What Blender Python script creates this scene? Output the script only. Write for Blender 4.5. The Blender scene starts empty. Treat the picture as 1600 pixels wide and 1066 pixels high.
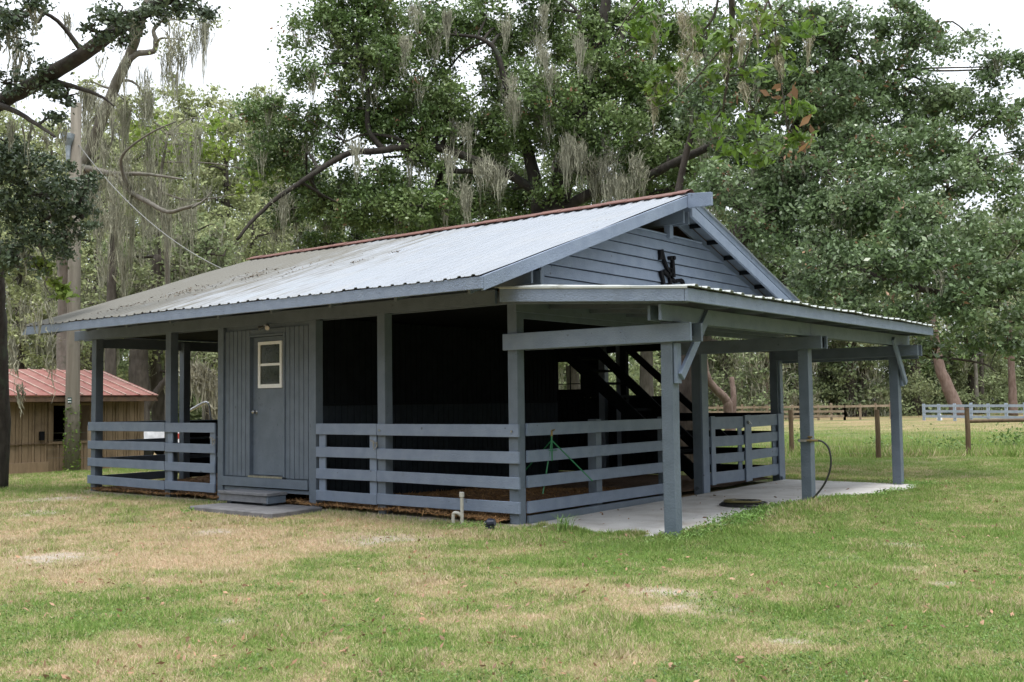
import bpy, math, random
import numpy as np
from mathutils import Vector, Matrix
rng = np.random.default_rng(11)
random.seed(5)
S = bpy.context.scene
COL = S.collection

# ------------------------------------------------------------------ camera
CAM = np.array([7.58932963, -9.68304811, 1.36733839])
RT = np.array([[0.78372425, 0.04684832, 0.6193396],
               [0.62097661, -0.03851984, -0.78288203],
               [-0.01281984, 0.99815903, -0.05928064]])
FPX = 1626.0
cd = bpy.data.cameras.new('camera')
cam = bpy.data.objects.new('camera', cd); COL.objects.link(cam)
M4 = Matrix([[*RT[0], CAM[0]], [*RT[1], CAM[1]], [*RT[2], CAM[2]], [0, 0, 0, 1]])
cam.matrix_world = M4
cd.sensor_width = 36.0; cd.lens = FPX / 1600 * 36
cd.clip_start = 0.05; cd.clip_end = 600
cd.dof.use_dof = True; cd.dof.focus_distance = 13.5; cd.dof.aperture_fstop = 11
S.camera = cam

# ------------------------------------------------------------------ world, sun, exposure
SUN_EL, SUN_AZ = math.radians(70), math.radians(120)      # azimuth clockwise from +Y
w = bpy.data.worlds.new('World'); S.world = w; w.use_nodes = True
nt = w.node_tree; nt.nodes.clear()
sky = nt.nodes.new('ShaderNodeTexSky'); sky.sky_type = 'NISHITA'; sky.sun_disc = False
sky.sun_elevation = SUN_EL; sky.sun_rotation = SUN_AZ
mx = nt.nodes.new('ShaderNodeMixRGB'); mx.inputs[0].default_value = 0.82
# overcast cloud cover, three times as bright overhead as at the horizon
tcw = nt.nodes.new('ShaderNodeTexCoord'); sxw = nt.nodes.new('ShaderNodeSeparateXYZ'); nt.links.new(tcw.outputs['Generated'], sxw.inputs[0])
mrw = nt.nodes.new('ShaderNodeMapRange'); mrw.inputs[3].default_value = 4.6; mrw.inputs[4].default_value = 14.5; nt.links.new(sxw.outputs[2], mrw.inputs[0])
cbw = nt.nodes.new('ShaderNodeVectorMath'); cbw.operation = 'SCALE'; cbw.inputs[0].default_value = (.97, 1.0, 1.035)
nt.links.new(mrw.outputs[0], cbw.inputs['Scale']); nt.links.new(cbw.outputs[0], mx.inputs[2])
bg = nt.nodes.new('ShaderNodeBackground'); bg.inputs[1].default_value = 0.1
wo = nt.nodes.new('ShaderNodeOutputWorld')
nt.links.new(sky.outputs[0], mx.inputs[1]); nt.links.new(mx.outputs[0], bg.inputs[0]); nt.links.new(bg.outputs[0], wo.inputs[0])
sl = bpy.data.lights.new('sun', 'SUN'); sl.energy = 1.3; sl.angle = math.radians(14); sl.color = (1, .96, .9)
so = bpy.data.objects.new('sun', sl); COL.objects.link(so)
sd = Vector((math.sin(SUN_AZ) * math.cos(SUN_EL), math.cos(SUN_AZ) * math.cos(SUN_EL), math.sin(SUN_EL)))
so.rotation_euler = sd.to_track_quat('Z', 'Y').to_euler(); so.location = (0, 0, 30)
S.view_settings.view_transform = 'Standard'; S.view_settings.look = 'None'
S.view_settings.exposure = 1.12; S.view_settings.gamma = 1
S.render.engine = 'CYCLES'

# ------------------------------------------------------------------ helpers
def at(u, v, d):
    "world point that stands d metres in front of the photographer, at pixel u,v of the 1600 px photograph"
    return CAM + RT @ np.array([(u - 800) / FPX * d, -(v - 533) / FPX * d, -d])
def bp(u, v, axis, val):
    r = RT @ np.array([(u - 800) / FPX, -(v - 533) / FPX, -1.0])
    return CAM + r * (val - CAM[axis]) / r[axis]

def mat(name, col, rough=.6, col2=None, scale=8, stretch=(1, 1, 1), detail=4, bump=0, bscale=40, metal=0,
        specks=None, col3=None, scale3=1.5, lo3=.55, hi3=.7, island=0, transl=0, spec=.5, lo=.35, hi=.65, wave=None):
    k_ = 1.0 if transl else .84
    col, col2, col3 = [tuple(c * k_ for c in q) if q else q for q in (col, col2, col3)]
    m = bpy.data.materials.new(name); m.use_nodes = True
    N, L = m.node_tree.nodes, m.node_tree.links
    b = N['Principled BSDF']; b.inputs['Roughness'].default_value = rough; b.inputs['Metallic'].default_value = metal
    b.inputs['Specular IOR Level'].default_value = spec
    tc = N.new('ShaderNodeNewGeometry')
    mp = N.new('ShaderNodeMapping'); mp.inputs['Scale'].default_value = stretch
    L.new(tc.outputs['Position'], mp.inputs['Vector'])
    cur = None
    if col2:
        n = N.new('ShaderNodeTexNoise'); n.inputs['Scale'].default_value = scale; n.inputs['Detail'].default_value = detail
        L.new(mp.outputs[0], n.inputs['Vector'])
        r = N.new('ShaderNodeValToRGB'); r.color_ramp.elements[0].position = lo; r.color_ramp.elements[1].position = hi
        r.color_ramp.elements[0].color = (*col, 1); r.color_ramp.elements[1].color = (*col2, 1)
        L.new(n.outputs['Fac'], r.inputs[0]); cur = r.outputs[0]
    else:
        r = N.new('ShaderNodeRGB'); r.outputs[0].default_value = (*col, 1); cur = r.outputs[0]
    if col3:
        n = N.new('ShaderNodeTexNoise'); n.inputs['Scale'].default_value = scale3; n.inputs['Detail'].default_value = 6
        n.inputs['Roughness'].default_value = .65
        L.new(tc.outputs['Position'], n.inputs['Vector'])
        r = N.new('ShaderNodeMapRange'); r.inputs[1].default_value = lo3; r.inputs[2].default_value = hi3
        L.new(n.outputs['Fac'], r.inputs[0])
        x = N.new('ShaderNodeMixRGB'); x.inputs[2].default_value = (*col3, 1)
        L.new(r.outputs[0], x.inputs[0]); L.new(cur, x.inputs[1]); cur = x.outputs[0]
    if specks:   # nail heads, knots and scuffs
        for sc_, lo_, st_ in ((26, .70, (1, 1, 1)), (7, .72, (.35, .35, .35))):
            n = N.new('ShaderNodeTexNoise'); n.inputs['Scale'].default_value = sc_; n.inputs['Detail'].default_value = 3
            L.new(tc.outputs['Position'], n.inputs['Vector'])
            r = N.new('ShaderNodeMapRange'); r.inputs[1].default_value = lo_; r.inputs[2].default_value = lo_ + .04; r.inputs[4].default_value = .75
            L.new(n.outputs['Fac'], r.inputs[0])
            x = N.new('ShaderNodeMixRGB'); x.inputs[2].default_value = (*specks, 1)
            L.new(r.outputs[0], x.inputs[0]); L.new(cur, x.inputs[1]); cur = x.outputs[0]
    if island:
        r = N.new('ShaderNodeMapRange'); r.inputs[3].default_value = 1 - island; r.inputs[4].default_value = 1 + island
        L.new(tc.outputs['Random Per Island'], r.inputs[0])
        x = N.new('ShaderNodeVectorMath'); x.operation = 'SCALE'
        L.new(cur, x.inputs[0]); L.new(r.outputs[0], x.inputs['Scale']); cur = x.outputs[0]
    L.new(cur, b.inputs['Base Color'])
    if bump:
        n = N.new('ShaderNodeTexNoise'); n.inputs['Scale'].default_value = bscale; n.inputs['Detail'].default_value = 5
        L.new(mp.outputs[0], n.inputs['Vector'])
        bn = N.new('ShaderNodeBump'); bn.inputs['Strength'].default_value = bump; bn.inputs['Distance'].default_value = .02
        L.new(n.outputs['Fac'], bn.inputs['Height']); L.new(bn.outputs[0], b.inputs['Normal'])
    if transl:
        t = N.new('ShaderNodeBsdfTranslucent'); L.new(cur, t.inputs[0])
        ms = N.new('ShaderNodeMixShader'); ms.inputs[0].default_value = transl
        L.new(b.outputs[0], ms.inputs[1]); L.new(t.outputs[0], ms.inputs[2])
        L.new(ms.outputs[0], N['Material Output'].inputs[0])
    return m

class MB:
    "collects shapes, then build() links them as ONE mesh object"
    def __init__(s): s.v = []; s.f = []
    def add(s, vs, fs):
        o = len(s.v); s.v += [tuple(map(float, p)) for p in vs]; s.f += [tuple(o + i for i in f) for f in fs]; return s
    def box(s, a, b, jit=0):
        (x0, y0, z0), (x1, y1, z1) = [min(p, q) for p, q in zip(a, b)], [max(p, q) for p, q in zip(a, b)]
        vs = [(x, y, z) for z in (z0, z1) for y in (y0, y1) for x in (x0, x1)]
        if jit: vs = [tuple(c + random.uniform(-jit, jit) for c in p) for p in vs]
        return s.add(vs, [(0, 2, 3, 1), (4, 5, 7, 6), (0, 1, 5, 4), (2, 6, 7, 3), (0, 4, 6, 2), (1, 3, 7, 5)])
    def beam(s, p, q, w, h, up=(0, 0, 1)):
        p, q = Vector(p), Vector(q); d = (q - p).normalized(); r = d.cross(Vector(up)).normalized(); u = r.cross(d)
        vs = []
        for c in (p, q):
            for i, j in ((-1, -1), (1, -1), (1, 1), (-1, 1)): vs.append(c + r * (w / 2 * i) + u * (h / 2 * j))
        return s.add(vs, [(3, 2, 1, 0), (4, 5, 6, 7), (0, 1, 5, 4), (1, 2, 6, 5), (2, 3, 7, 6), (3, 0, 4, 7)])
    def prism(s, poly, off):
        "flat polygon (3d points) pushed along off"
        n = len(poly); vs = [tuple(p) for p in poly] + [tuple(np.array(p) + np.array(off)) for p in poly]
        return s.add(vs, [tuple(range(n)), tuple(range(2 * n - 1, n - 1, -1))] + [(i, i + n, (i + 1) % n + n, (i + 1) % n) for i in range(n)])
    def tube(s, pts, rad, sides=8, rough=0, cap=True):
        P = [Vector(p) for p in pts]; n = len(P)
        R = rad if hasattr(rad, '__len__') else [rad] * n
        t0 = (P[1] - P[0]).normalized(); u = t0.orthogonal().normalized(); vs = []; fs = []
        for i in range(n):
            t = (P[min(i + 1, n - 1)] - P[max(i - 1, 0)]).normalized()
            u = (u - t * u.dot(t)).normalized(); b = t.cross(u)
            for k in range(sides):
                a = 2 * math.pi * k / sides
                r = R[i] * (1 + (random.uniform(-rough, rough) if rough else 0))
                vs.append(P[i] + (u * math.cos(a) + b * math.sin(a)) * r)
        for i in range(n - 1):
            for k in range(sides):
                k2 = (k + 1) % sides
                fs.append((i * sides + k, i * sides + k2, (i + 1) * sides + k2, (i + 1) * sides + k))
        if cap: fs += [tuple(range(sides - 1, -1, -1)), tuple(range((n - 1) * sides, n * sides))]
        return s.add(vs, fs)
    def build(s, name, m, parent=None, smooth=False, bevel=0):
        me = bpy.data.meshes.new(name); me.from_pydata(s.v, [], s.f); me.update()
        if m: me.materials.append(m)
        if smooth:
            for p in me.polygons: p.use_smooth = True
        o = bpy.data.objects.new(name, me); COL.objects.link(o)
        if parent: o.parent = parent; o.matrix_parent_inverse = Matrix.Translation(-parent.location)
        if bevel:
            b = o.modifiers.new('bevel', 'BEVEL'); b.width = bevel; b.segments = 1; b.limit_method = 'ANGLE'
        return o

def npmesh(name, V, k, m, parent=None, attrs=None):
    "V: (n*k, 3) array of n faces with k corners each"
    n = len(V) // k
    me = bpy.data.meshes.new(name)
    me.vertices.add(len(V)); me.vertices.foreach_set('co', V.astype(np.float32).ravel())
    me.loops.add(n * k); me.loops.foreach_set('vertex_index', np.arange(n * k, dtype=np.int32))
    me.polygons.add(n); me.polygons.foreach_set('loop_start', np.arange(0, n * k, k, dtype=np.int32))
    try: me.polygons.foreach_set('loop_total', np.full(n, k, dtype=np.int32))
    except Exception: pass
    me.update(calc_edges=True)
    if attrs:
        for an, av in attrs.items():
            a = me.attributes.new(an, 'FLOAT', 'POINT'); a.data.foreach_set('value', av.astype(np.float32))
    me.materials.append(m)
    o = bpy.data.objects.new(name, me); COL.objects.link(o)
    if parent: o.parent = parent; o.matrix_parent_inverse = Matrix.Translation(-parent.location)
    return o
def tag(o, label=None, cat=None, group=None, kind=None):
    for k, v in (('label', label), ('category', cat), ('group', group), ('kind', kind)):
        if v: o[k] = v
    return o
def empty(name, loc, label=None, cat=None, group=None):
    o = bpy.data.objects.new(name, None); COL.objects.link(o); o.location = [float(c) for c in loc]; o.empty_display_size = .2
    return tag(o, label, cat, group)
def smooth_path(pts, n=6):
    P = [np.array(p, float) for p in pts]; P = [2 * P[0] - P[1]] + P + [2 * P[-1] - P[-2]]; out = []
    for i in range(1, len(P) - 2):
        for t in np.linspace(0, 1, n, endpoint=False):
            a, b, c, d = P[i - 1:i + 3]
            out.append(.5 * ((2 * b) + (c - a) * t + (2 * a - 5 * b + 4 * c - d) * t * t + (3 * b - a - 3 * c + d) * t ** 3))
    out.append(P[-2]); return out

# value noise for real ground cover (where grass grows, where it has died)
_lat = rng.random((256, 256))
def vnoise(x, y, s, o=0):
    x = x * s + 31.7 + o; y = y * s + 12.3 + o * 1.7
    xi = np.floor(x).astype(int); yi = np.floor(y).astype(int); fx = x - xi; fy = y - yi
    fx = fx * fx * (3 - 2 * fx); fy = fy * fy * (3 - 2 * fy)
    g = lambda a, b: _lat[a % 256, b % 256]
    return (g(xi, yi) * (1 - fx) + g(xi + 1, yi) * fx) * (1 - fy) + (g(xi, yi + 1) * (1 - fx) + g(xi + 1, yi + 1) * fx) * fy
def sst(x, a, b):
    t = np.clip((x - a) / (b - a), 0, 1); return t * t * (3 - 2 * t)
def slz(y): return -.062 + .007 * y      # top of the concrete slab
def gz(x, y):
    "height of the ground"
    x = np.asarray(x, float); y = np.asarray(y, float)
    z = -.06 + (vnoise(x, y, .35) - .5) * .05 + (vnoise(x, y, 1.3) - .5) * .03
    m = sst(x, -.3, .3) * sst(-x, -4.2, -2.6) * sst(y, -1.6, -.5) * sst(-y, -8.8, -7.6)
    z = z * (1 - m) + (slz(y) - .014) * m + .10 * np.exp(-((x - 2.5) ** 2 / .25 + (y - 3.4) ** 2 / 1.6)) * sst(x, 2.0, 2.3)
    under = sst(x, -9.8, -9.2) * sst(-x, -.12, .02) * sst(y, -1.2, -.3) * sst(-y, -7.8, -7)
    z = z * (1 - under) + (-.06) * under
    z -= .12 * sst(y, 20, 60)
    return z
PATCH = [  # u, v, radius in metres, amount (green +, dead -)
    (250, 840, 1.9, -.34), (560, 830, 1.6, -.26), (100, 880, 1.5, -.26), (650, 900, 1.0, -.14), (450, 870, 1.2, -.2), (1000, 930, .8, -.2),
    (330, 780, 1.2, -.2), (760, 860, .8, -.12), (1100, 860, 1.2, .4), (1250, 850, 1.5, .32), (1400, 800, 1.5, .25), (880, 880, .8, .22),
    (60, 800, 1.5, .3), (30, 960, .9, .25), (180, 980, .8, .12), (1500, 760, 2.5, .25), (1450, 950, .9, .15), (1350, 860, .9, -.12),
    (1520, 840, 1.0, -.15), (560, 950, .6, .12), (700, 1000, .5, .1), (1250, 780, .6, .35), (100, 740, 2.5, .3), (1100, 960, .5, -.1)]
PATCH = [(bp(u, v, 2, -.05)[:2], r, a * (.72 if a > 0 else .5)) for u, v, r, a in PATCH]
def greenness(x, y):
    g = .53 + (vnoise(x, y, .55, 5) - .5) * .30 + (vnoise(x, y, 1.9, 9) - .5) * .44 + (vnoise(x, y, 3.6, 19) - .5) * .22 + (vnoise(x, y, 6, 3) - .5) * .42 + (vnoise(x, y, 17, 8) - .5) * .36 + .05
    for c, r, a in PATCH: g = g + a * np.exp(-((x - c[0]) ** 2 + (y - c[1]) ** 2) / r ** 2)
    g += .12 * sst(x - .3 * y, 2.5, 6) * sst(y, -5, -1)
    g += .22 * sst(y, 9, 14) - .3 * sst(y, 30, 44)
    g -= .25 * sst(-y, -.1, .9) * sst(-x, -.3, .3) * sst(x, -9.5, -8.5) * (y < 3)
    return np.clip(g, 0, 1)
SAND = [(1045, 922, .28), (1085, 945, .3), (1230, 1000, .12), (1410, 885, .18), (1480, 910, .12), (95, 868, .4), (350, 970, .1), (1270, 987, .1), (330, 828, .25), (600, 838, .5), (60, 800, .4), (1405, 848, .25), (90, 780, .5)]
SAND = [(bp(u, v, 2, -.05)[:2], r) for u, v, r in SAND]
def sandy(x, y):
    s = np.zeros_like(x)
    for c, r in SAND: s = np.maximum(s, np.exp(-(((x - c[0]) ** 2 + (y - c[1]) ** 2) / r ** 2)) * (.3 + 2.0 * vnoise(x, y, 7, 4) * vnoise(x, y, 19, 2) * 1.6))
    s = np.maximum(s, sst(vnoise(x, y, 1.1, 20) * .6 + vnoise(x, y, 4.5, 8) * .4, .80, .92) * .5)
    # bare strip along the front of the barn
    s = np.maximum(s, sst(y, -.55, -.15) * sst(-y, -.5, -.2) * sst(-x, -.6, 0) * sst(x, -9.8, -9) * (.5 + .6 * vnoise(x, y, 3, 2)))
    return np.clip(s, 0, 1)

# ------------------------------------------------------------------ materials
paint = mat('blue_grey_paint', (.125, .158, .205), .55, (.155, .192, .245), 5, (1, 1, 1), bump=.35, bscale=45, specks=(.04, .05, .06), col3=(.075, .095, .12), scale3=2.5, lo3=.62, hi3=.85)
paint_l = mat('blue_grey_paint_pale', (.20, .25, .345), .55, (.24, .295, .395), 6, bump=.45, bscale=60, specks=(.06, .07, .085), col3=(.12, .15, .19), scale3=3, lo3=.6, hi3=.85)  # paler tone of the same blue grey paint
raw_wood = mat('bare_brown_wood', (.075, .045, .028), .8, (.13, .075, .04), 12)
dark_in = mat('shade_darkened_boards', (.008, .010, .012), .85, (.012, .0145, .018), 6, bump=.2, spec=.08)  # barn paint with the interior shade darkened into its base colour
roof_m = mat('galvanised_roof_metal', (.34, .37, .415), .5, (.37, .40, .445), 3, (2.5, .3, .3), metal=.2, col3=(.385, .40, .42), scale3=1.5, lo3=.5, hi3=.8)
# algae and needle stains, strongest towards the far end of the roof
N, L = roof_m.node_tree.nodes, roof_m.node_tree.links
pb = N['Principled BSDF']; src = pb.inputs['Base Color'].links[0].from_socket
g = N.new('ShaderNodeNewGeometry'); sx = N.new('ShaderNodeSeparateXYZ'); L.new(g.outputs['Position'], sx.inputs[0])
mr = N.new('ShaderNodeMapRange'); mr.inputs[1].default_value = -.5; mr.inputs[2].default_value = -8; mr.inputs[3].default_value = 0; mr.inputs[4].default_value = .7
L.new(sx.outputs[0], mr.inputs[0])
mp = N.new('ShaderNodeMapping'); mp.inputs['Scale'].default_value = (3.2, .45, .45); L.new(g.outputs['Position'], mp.inputs[0])
nn = N.new('ShaderNodeTexNoise'); nn.inputs['Scale'].default_value = 1.6; nn.inputs['Detail'].default_value = 8; nn.inputs['Roughness'].default_value = .7
L.new(mp.outputs[0], nn.inputs[0])
mm = N.new('ShaderNodeMath'); mm.operation = 'ADD'; L.new(mr.outputs[0], mm.inputs[0]); L.new(nn.outputs['Fac'], mm.inputs[1])
m2 = N.new('ShaderNodeMapRange'); m2.inputs[1].default_value = .72; m2.inputs[2].default_value = 1.08; m2.inputs[4].default_value = .85; L.new(mm.outputs[0], m2.inputs[0])
mc = N.new('ShaderNodeMixRGB'); mc.inputs[2].default_value = (.155, .145, .115, 1); L.new(m2.outputs[0], mc.inputs[0]); L.new(src, mc.inputs[1])
L.new(mc.outputs[0], pb.inputs['Base Color'])
m3 = N.new('ShaderNodeMapRange'); m3.inputs[1].default_value = .7; m3.inputs[2].default_value = 1.0; m3.inputs[3].default_value = .36; m3.inputs[4].default_value = .8
L.new(mm.outputs[0], m3.inputs[0]); L.new(m3.outputs[0], pb.inputs['Roughness'])
lean_m = mat('pale_roof_metal', (.50, .53, .52), .4, (.6, .62, .6), 3, metal=.3, col3=(.3, .31, .27), scale3=4)
red_m = mat('red_brown_ridge_metal', (.135, .05, .038), .65, (.18, .075, .055), 5, col3=(.16, .09, .07), scale3=9)
white_p = mat('white_paint', (1.0, 1.0, 1.0), .4, (.93, .94, .95), 20)
glass = mat('dark_window_glass', (.03, .035, .03), .08, (.05, .055, .045), 12, spec=.8)
black_m = mat('black_metal', (.006, .006, .008), .75, spec=.15)
steel = mat('worn_steel', (.35, .35, .36), .3, (.5, .5, .5), 30, metal=.9)
conc = mat('pale_concrete', (.56, .545, .53), .85, (.68, .665, .645), 2.2, bump=.35, bscale=60, specks=(.12, .10, .08), col3=(.38, .34, .30), scale3=1.4, lo3=.48, hi3=.74)
conc_d = mat('grey_stained_concrete', (.14, .14, .15), .9, (.2, .2, .21), 6, bump=.5, bscale=50)
mulch = mat('straw_bedding', (.10, .05, .022), .95, (.21, .115, .05), 14, detail=8, bump=.9, bscale=60)
chips_m = mat('straw_pieces', (.22, .115, .045), .9, (.33, .19, .08), 5, island=.5)
bark = mat('grey_brown_bark', (.055, .045, .037), .95, (.105, .09, .075), 9, (1, 1, .3), detail=8, bump=1, bscale=25)
bark_d = mat('dark_bark', (.024, .019, .015), .95, (.05, .042, .034), 10, (1, 1, .35), detail=8, bump=1, bscale=25, col3=(.05, .06, .04), scale3=3)
bark_p = mat('pale_mossy_bark', (.16, .145, .12), .95, (.25, .23, .2), 7, (1, 1, .35), detail=8, bump=1, bscale=22, col3=(.1, .11, .075), scale3=2.5)
bark_pink = mat('pinkish_bark', (.13, .085, .068), .95, (.21, .15, .125), 7, (1, 1, .35), detail=8, bump=1, bscale=22)

bark_warm = mat('warm_brown_bark', (.05, .038, .031), .95, (.10, .08, .066), 7, (1, 1, .35), detail=8, bump=1, bscale=22)
def leafmat(name, a, b, c, rough=.42, transl=.25, spec=.5, s3=.7):
    a, b, c = [tuple(v * f for v, f in zip(q, (1.28, 1.18, 1.3))) for q in (a, b, c)]
    return mat(name, a, rough, b, .9, detail=3, col3=c, scale3=s3, lo3=.5, hi3=.72, island=.45, transl=transl, spec=spec)
clover_m = leafmat('clover_leaves', (.09, .17, .04), (.12, .21, .05), (.16, .24, .07), .6, .3)
leaf_oak = leafmat('oak_leaves', (.065, .118, .032), (.11, .18, .05), (.17, .235, .085))
leaf_right = leafmat('glossy_oak_leaves', (.082, .135, .055), (.13, .205, .08), (.20, .27, .135), .34, .32, .7)
leaf_dark = leafmat('dark_blue_green_leaves', (.038, .066, .033), (.065, .10, .048), (.09, .13, .06), .4, .2)
leaf_near = leafmat('broad_green_leaves', (.075, .15, .022), (.11, .20, .03), (.17, .24, .045), .4, .4)
leaf_yel = leafmat('bright_yellow_green_leaves', (.15, .25, .04), (.20, .30, .05), (.22, .28, .07), .5, .45)
leaf_mid = leafmat('haze_tinted_olive_leaves', (.20, .25, .105), (.28, .33, .155), (.35, .39, .20), .6, .35, .3)  # haze of the left wood is put into this pale leaf colour
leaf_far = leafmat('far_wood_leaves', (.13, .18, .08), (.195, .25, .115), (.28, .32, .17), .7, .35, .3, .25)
leaf_brown = leafmat('dead_brown_leaves', (.20, .115, .06), (.29, .18, .10), (.38, .28, .18), .6, .2)
moss_m = mat('spanish_moss', (.25, .25, .19), .95, (.35, .345, .265), 4, island=.4, transl=.2, spec=.1)
moss_pale = mat('pale_spanish_moss', (.36, .34, .26), .95, (.46, .43, .34), 4, island=.35, transl=.2, spec=.1)
tan_wood = mat('tan_stained_boards', (.23, .16, .095), .8, (.29, .205, .125), 5, (1, 3, .4), bump=.3, col3=(.13, .09, .05), scale3=1.8, lo3=.5, hi3=.75)
shed_roof = mat('faded_red_roof_metal', (.22, .06, .045), .6, (.28, .095, .07), 4, col3=(.28, .15, .12), scale3=2, lo3=.4, hi3=.8)
seam_m = mat('bleached_seam_metal', (.5, .36, .3), .5, (.36, .2, .17), 5)
post_wood = mat('weathered_brown_post_wood', (.11, .07, .042), .9, (.17, .115, .07), 10, (1, 1, .3), bump=.5)
rail_wood = mat('sun_bleached_rail_wood', (.22, .165, .11), .9, (.32, .25, .18), 3, bump=.3)
pole_wood = mat('grey_utility_pole_wood', (.17, .15, .12), .9, (.24, .215, .175), 4, (3, 3, .25), bump=.4, col3=(.12, .12, .08), scale3=1.2)
white_fence = mat('pale_blue_white_fence_paint', (.30, .37, .46), .6, (.38, .44, .53), 3)
wire_m = mat('galvanised_wire', (.28, .28, .27), .5, metal=.6)
rubber = mat('black_rubber_hose', (.015, .016, .015), .45, (.03, .03, .026), 10)
hose_y = mat('yellowed_hose', (.14, .12, .045), .5)
pvc_m = mat('white_pvc_plastic', (.62, .61, .56), .45, (.5, .48, .42), 12)
green_m = mat('green_enamel', (.02, .19, .075), .4)
brass = mat('dull_brass', (.32, .24, .12), .4, metal=.8)
red_pl = mat('red_plastic', (.6, .07, .05), .4)
tarp_m = mat('white_sheet_plastic', (.6, .61, .63), .6, (.75, .76, .78), 6, bump=.6, bscale=12)
weed_m = leafmat('bright_weed_leaves', (.11, .22, .05), (.15, .28, .06), (.21, .32, .085), .55, .35)

def field_mat(name, blades):
    m = bpy.data.materials.new(name); m.use_nodes = True; N, L = m.node_tree.nodes, m.node_tree.links
    b = N['Principled BSDF']; b.inputs['Roughness'].default_value = .85; b.inputs['Specular IOR Level'].default_value = .2
    a = N.new('ShaderNodeAttribute'); a.attribute_name = 'green'
    s = N.new('ShaderNodeAttribute'); s.attribute_name = 'sand'
    geo = N.new('ShaderNodeNewGeometry')
    n = N.new('ShaderNodeTexNoise'); n.inputs['Scale'].default_value = 22 if not blades else 1.5; n.inputs['Detail'].default_value = 6
    L.new(geo.outputs['Position'], n.inputs[0])
    ad = N.new('ShaderNodeMath'); ad.operation = 'MULTIPLY_ADD'; ad.inputs[1].default_value = .75 if not blades else .3; ad.inputs[2].default_value = -.37 if not blades else -.15
    L.new(n.outputs['Fac'], ad.inputs[0])
    sm = N.new('ShaderNodeMath'); sm.operation = 'ADD'; L.new(ad.outputs[0], sm.inputs[0]); L.new(a.outputs['Fac'], sm.inputs[1]); fac = sm.outputs[0]
    if blades:
        q = N.new('ShaderNodeMath'); q.operation = 'MULTIPLY_ADD'; q.inputs[1].default_value = .95; q.inputs[2].default_value = -.475
        L.new(geo.outputs['Random Per Island'], q.inputs[0])
        s2 = N.new('ShaderNodeMath'); s2.operation = 'ADD'; L.new(fac, s2.inputs[0]); L.new(q.outputs[0], s2.inputs[1]); fac = s2.outputs[0]
    r = N.new('ShaderNodeValToRGB'); e = r.color_ramp.elements
    if blades: cols = [(.02, (.56, .48, .34)), (.28, (.48, .435, .27)), (.45, (.385, .395, .185)), (.68, (.275, .37, .115)), (.98, (.19, .32, .075))]
    else: cols = [(.1, (.34, .24, .15)), (.4, (.28, .22, .125)), (.6, (.19, .19, .08)), (.9, (.11, .15, .045))]
    cols = [(p, (c[0] * .97, c[1] * .93, c[2] * .92)) for p, c in cols]
    e[0].position, e[0].color = cols[0][0], (*cols[0][1], 1); e[1].position, e[1].color = cols[-1][0], (*cols[-1][1], 1)
    for p, c in cols[1:-1]: k = e.new(p); k.color = (*c, 1)
    L.new(fac, r.inputs[0]); out = r.outputs[0]
    if not blades:
        x = N.new('ShaderNodeMixRGB'); x.inputs[2].default_value = (.33, .29, .245, 1)
        L.new(s.outputs['Fac'], x.inputs[0]); L.new(out, x.inputs[1]); out = x.outputs[0]
        bn = N.new('ShaderNodeBump'); bn.inputs['Strength'].default_value = .8; bn.inputs['Distance'].default_value = .02
        L.new(n.outputs['Fac'], bn.inputs['Height']); L.new(bn.outputs[0], b.inputs['Normal'])
    L.new(out, b.inputs['Base Color'])
    if blades:
        t = N.new('ShaderNodeBsdfTranslucent'); L.new(out, t.inputs[0]); ms = N.new('ShaderNodeMixShader'); ms.inputs[0].default_value = .3
        L.new(b.outputs[0], ms.inputs[1]); L.new(t.outputs[0], ms.inputs[2]); L.new(ms.outputs[0], N['Material Output'].inputs[0])
    return m
ground_m = field_mat('lawn_soil', False); blade_m = field_mat('grass_blades', True)

# ------------------------------------------------------------------ ground
def make_ground():
    def axis(a, b, fine0, fine1, step, grow):
        r = list(np.arange(fine0, fine1, step)); s = step; x = fine0
        while x > a: s *= grow; x -= s; r.insert(0, x)
        s = step; x = r[-1]
        while x < b: s *= grow; x += s; r.append(x)
        return np.array(r)
    xs = axis(-260, 260, -12, 9, .11, 1.12); ys = axis(-60, 320, -7, 9, .11, 1.12)
    X, Y = np.meshgrid(xs, ys, indexing='ij'); Z = gz(X, Y); nx, ny = X.shape
    V = np.stack([X, Y, Z], -1).reshape(-1, 3)
    i, j = np.meshgrid(np.arange(nx - 1), np.arange(ny - 1), indexing='ij'); i = i.ravel(); j = j.ravel()
    F = np.stack([i * ny + j, (i + 1) * ny + j, (i + 1) * ny + j + 1, i * ny + j + 1], -1)
    me = bpy.data.meshes.new('ground'); me.vertices.add(len(V)); me.vertices.foreach_set('co', V.ravel())
    me.loops.add(F.size); me.loops.foreach_set('vertex_index', F.astype(np.int32).ravel())
    me.polygons.add(len(F)); me.polygons.foreach_set('loop_start', np.arange(0, F.size, 4, dtype=np.int32))
    me.update(calc_edges=True)
    for nm, fn in (('green', greenness), ('sand', sandy)):
        a = me.attributes.new(nm, 'FLOAT', 'POINT'); a.data.foreach_set('value', fn(V[:, 0], V[:, 1]).astype(np.float32))
    me.polygons.foreach_set('use_smooth', np.ones(len(F), bool)); me.materials.append(ground_m)
    o = bpy.data.objects.new('ground', me); COL.objects.link(o); tag(o, kind='structure')
make_ground()

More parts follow.
